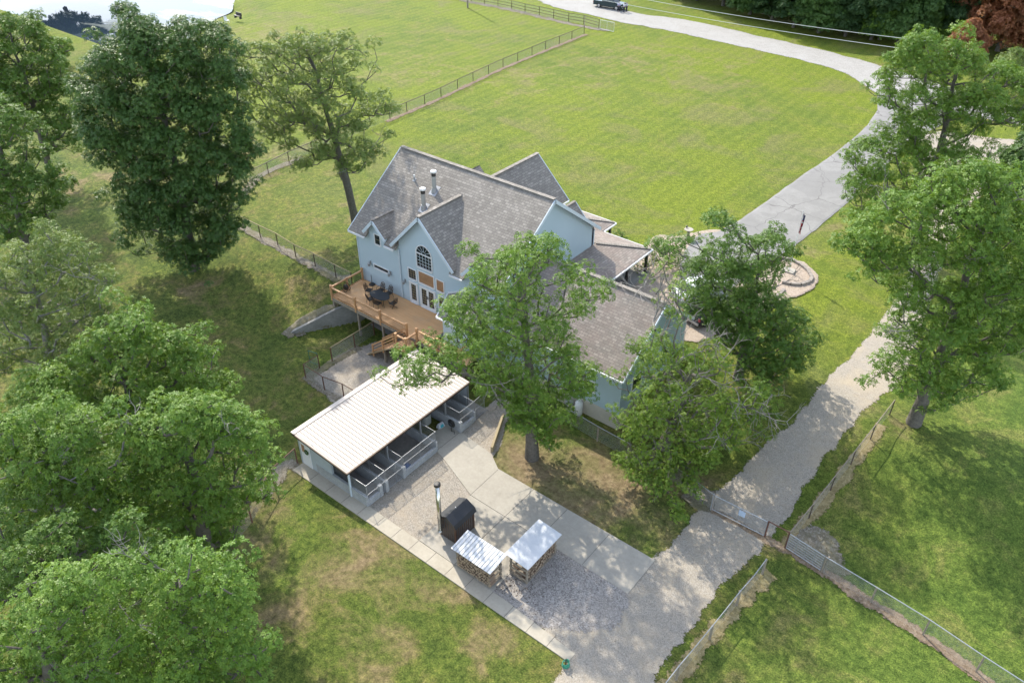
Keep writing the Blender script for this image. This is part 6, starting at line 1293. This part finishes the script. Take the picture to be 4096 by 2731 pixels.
T_('broad oak at the upper right beside the bend of the far road', (2105, 560), [[(2060, 92), (2108, 52), (2160, 90), (2210, 85), (2270, 130), (2330, 150), (2420, 180), (2420, 290), (2350, 300), (2290, 290), (2250, 300), (2252, 330), (2292, 360), (2280, 400), (2200, 430), (2100, 455), (2000, 482), (1948, 502), (1935, 455), (1903, 436), (1960, 390), (1925, 360), (1985, 310), (2045, 290), (2020, 262), (1985, 225), (2000, 180), (2030, 150)]], 'leaf_oak', .9, 1.15, 4.2, 25, .31, .085, .42, seed=17, drop=.08, holes=[(2100, 240, 18), (2060, 300, 10), (2220, 250, 14), (2150, 330, 10), (2010, 420, 8), (2250, 190, 10)], dead=5)
T_('leaning oak beside the right hand gravel drive with its trunk foot showing', (2098, 972), [[(1945, 540), (1990, 480), (2050, 440), (2130, 400), (2200, 365), (2280, 380), (2420, 420), (2420, 810), (2340, 820), (2302, 860), (2290, 905), (2200, 935), (2105, 952), (2045, 905), (2000, 880), (2005, 850), (2040, 800), (2020, 720), (2045, 650), (1990, 610), (1985, 660), (1960, 690), (1955, 640), (1980, 600), (1945, 575)]], 'leaf_oak', .85, 1.05, 3.8, 26, .29, .08, .42, seed=18, drop=.06, holes=[(2080, 710, 15), (2110, 670, 12), (2065, 760, 10), (2150, 690, 9), (2240, 480, 10), (2040, 580, 9)], dead=5)
T_('pale green tree at the right edge beyond the side loop', (2345, 400), [[(2275, 150), (2310, 112), (2420, 90), (2420, 330), (2340, 290), (2285, 215)]], 'leaf_grey', .95, 1.3, 3.0, 24, .36, .1, .3, seed=19, drop=.12)
T_('pond side bush with a round green crown', (140, 160), [[(108, 100), (130, 88), (158, 95), (170, 120), (160, 150), (125, 150)]], 'leaf_oak', 1.0, 1.5, 2.4, 24, .45, .13, .2, seed=20, drop=.05, name='bush', rag=.4, lobe=1.6, zmin=.6)
# shrubs near the house front
T_('dark leaved shrub on the front walk, nearer the porch', (1535, 612), [[(1488, 572), (1505, 548), (1545, 545), (1572, 560), (1580, 590), (1560, 612), (1510, 610)]], 'leaf_dark', .5, .7, 1.2, 22, .2, .06, .07, seed=21, drop=.15, name='shrub', rag=.3, lobe=.9, zmin=.4)
T_('yellow green shrub at the porch railing corner', (1485, 620), [[(1452, 585), (1470, 572), (1500, 580), (1510, 600), (1495, 622), (1460, 618)]], 'leaf_yellow', .45, .6, .9, 22, .2, .055, .06, seed=22, drop=.1, name='shrub', rag=.3, lobe=.9, zmin=.4)
T_('dark shrub by the bird bath on the front walk', (1560, 628), [[(1545, 600), (1580, 590), (1610, 600), (1600, 630), (1560, 632)]], 'leaf_dark', .5, .7, 1.0, 20, .2, .06, .06, seed=24, drop=.1, name='shrub', rag=.3, lobe=.9, zmin=.4)
T_('low green shrub at the corner of the far porch post', (1430, 548), [[(1412, 540), (1425, 530), (1440, 540), (1445, 552), (1420, 552)]], 'leaf_dark', .45, .6, .8, 20, .22, .06, .06, seed=25, drop=.1, name='shrub', rag=.3, lobe=.9, zmin=.3)
# tree beyond the pond, seen mirrored in the water
T_('tall tree on the far bank, seen as a dark reflection in the pond', (140, -8), [[(20, -160), (70, -250), (140, -290), (230, -230), (270, -130), (240, -40), (150, -20), (50, -40)]], 'leaf_wood', 1.6, 2.2, 4.5, 22, .6, .2, .35, seed=23, drop=.15, layers=3, zmin=1.0, name='tree')
# the wood along the far road: three kinds of crown, copied
def wood_proto(seed, mat, Hh, rad):
    rng = np.random.default_rng(seed); C = []; RR = []
    for _ in range(150):
        z = rng.uniform(.1, 1)*Hh; t = z/Hh; rr = rad*math.sin(math.pi*min(1, .2+t*.8))**.6*math.sqrt(rng.uniform(.35, 1)); a = rng.uniform(0, 6.28); C.append((rr*math.cos(a), rr*math.sin(a), z+.6)); RR.append(rng.uniform(.9, 1.5))
    C = np.array(C); RR = np.array(RR); V, A_ = leaf_cloud(C, RR, rng, 20, .5, .15, -.3)
    nodes, par, rad_ = skeleton(C[:60], (0, 0, 0), (0, 0, Hh*.85), rng, .28)
    return crown_mesh('crown', V, A_, M[mat]), skel_mesh('trunk', nodes, par, rad_, M['bark'], 6)
WP = [wood_proto(31, 'leaf_wood', 12, 4.6), wood_proto(32, 'leaf_wood', 14.5, 5.2), wood_proto(33, 'leaf_maple', 10, 4.4)]; WR = wood_proto(34, 'leaf_red', 11, 5.0); WB = wood_proto(35, 'leaf_oak', 5.5, 3.6)
def wtree(px, py, proto, s, label, group='trees of the wood beyond the road', name='woodland_tree'):
    p = G(px, py); o = thing(name, tuple(p), label, 'tree', group); o.scale = (s, s, s*random.uniform(.9, 1.1)); o.rotation_euler = (0, 0, random.uniform(0, 6.28))
    for nm, me in (('crown', proto[0]), ('trunk', proto[1])): c = bpy.data.objects.new(nm, me); col.objects.link(c); c.parent = o
wl = ['dark woodland tree at the road side edge of the far wood', 'dark woodland tree standing deeper in the far wood']
row1 = [(1600, 2), (1660, 14), (1722, 34), (1772, 48), (1822, 64), (1880, 76), (1940, 84), (2000, 92), (2062, 100)]
row2 = [(1640, -22), (1710, -5), (1780, 14), (1850, 30), (1920, 44), (1990, 52), (2060, 62), (2130, 80), (2200, 96)]
row3 = [(1700, -50), (1790, -32), (1880, -12), (1970, 0), (2060, 14), (2150, 26), (2240, 44), (2330, 60), (2420, 90)]
row0 = [(1540, -18), (1490, -30), (2200, 130)]
ords = ['leftmost', 'second from the left', 'third from the left', 'fourth from the left', 'middle one', 'fourth from the right', 'third from the right', 'second from the right', 'rightmost']
for i, (x, y) in enumerate(row1): wtree(x, y, WP[i % 3], random.uniform(.85, 1.05), 'dark tree at the grass edge of the far wood, '+ords[i]+' of nine')
for i, (x, y) in enumerate(row2): wtree(x, y, WP[(i+1) % 3], random.uniform(.9, 1.15), 'dark tree in the middle row of the far wood, '+ords[i]+' of nine')
for i, (x, y) in enumerate(row3): wtree(x, y, WP[(i+2) % 3], random.uniform(.9, 1.15), 'dark tree in the back row of the far wood, '+ords[i]+' of nine')
wtree(1540, -18, WP[2], .8, 'small dark tree at the left end of the far wood, nearer its edge row'); wtree(1490, -30, WP[2], .8, 'small dark tree at the very left end of the far wood')
wtree(2290, 118, WR, 1.25, 'rust red leaved tree at the top right corner', None); wtree(2390, 130, WR, 1.2, 'rust red leaved tree cut by the right edge of the picture', None)
wtree(2205, 152, WR, .5, 'small rust red tree below the wood at the upper right', None)
wtree(2020, 92, WB, 1.0, 'lighter green bush in front of the dark wood, nearer the road bend', None, 'bush'); wtree(2165, 90, WB, 1.2, 'lighter green bush in front of the dark wood, beside the red trees', None, 'bush'); wtree(2110, 85, WB, .9, 'lighter green bush in the middle of the dark wood edge', None, 'bush')
wtree(2370, 480, WP[2], .9, 'dark tree at the right edge behind the leaning oak', None)
print('LEAVES', TREEN[0])
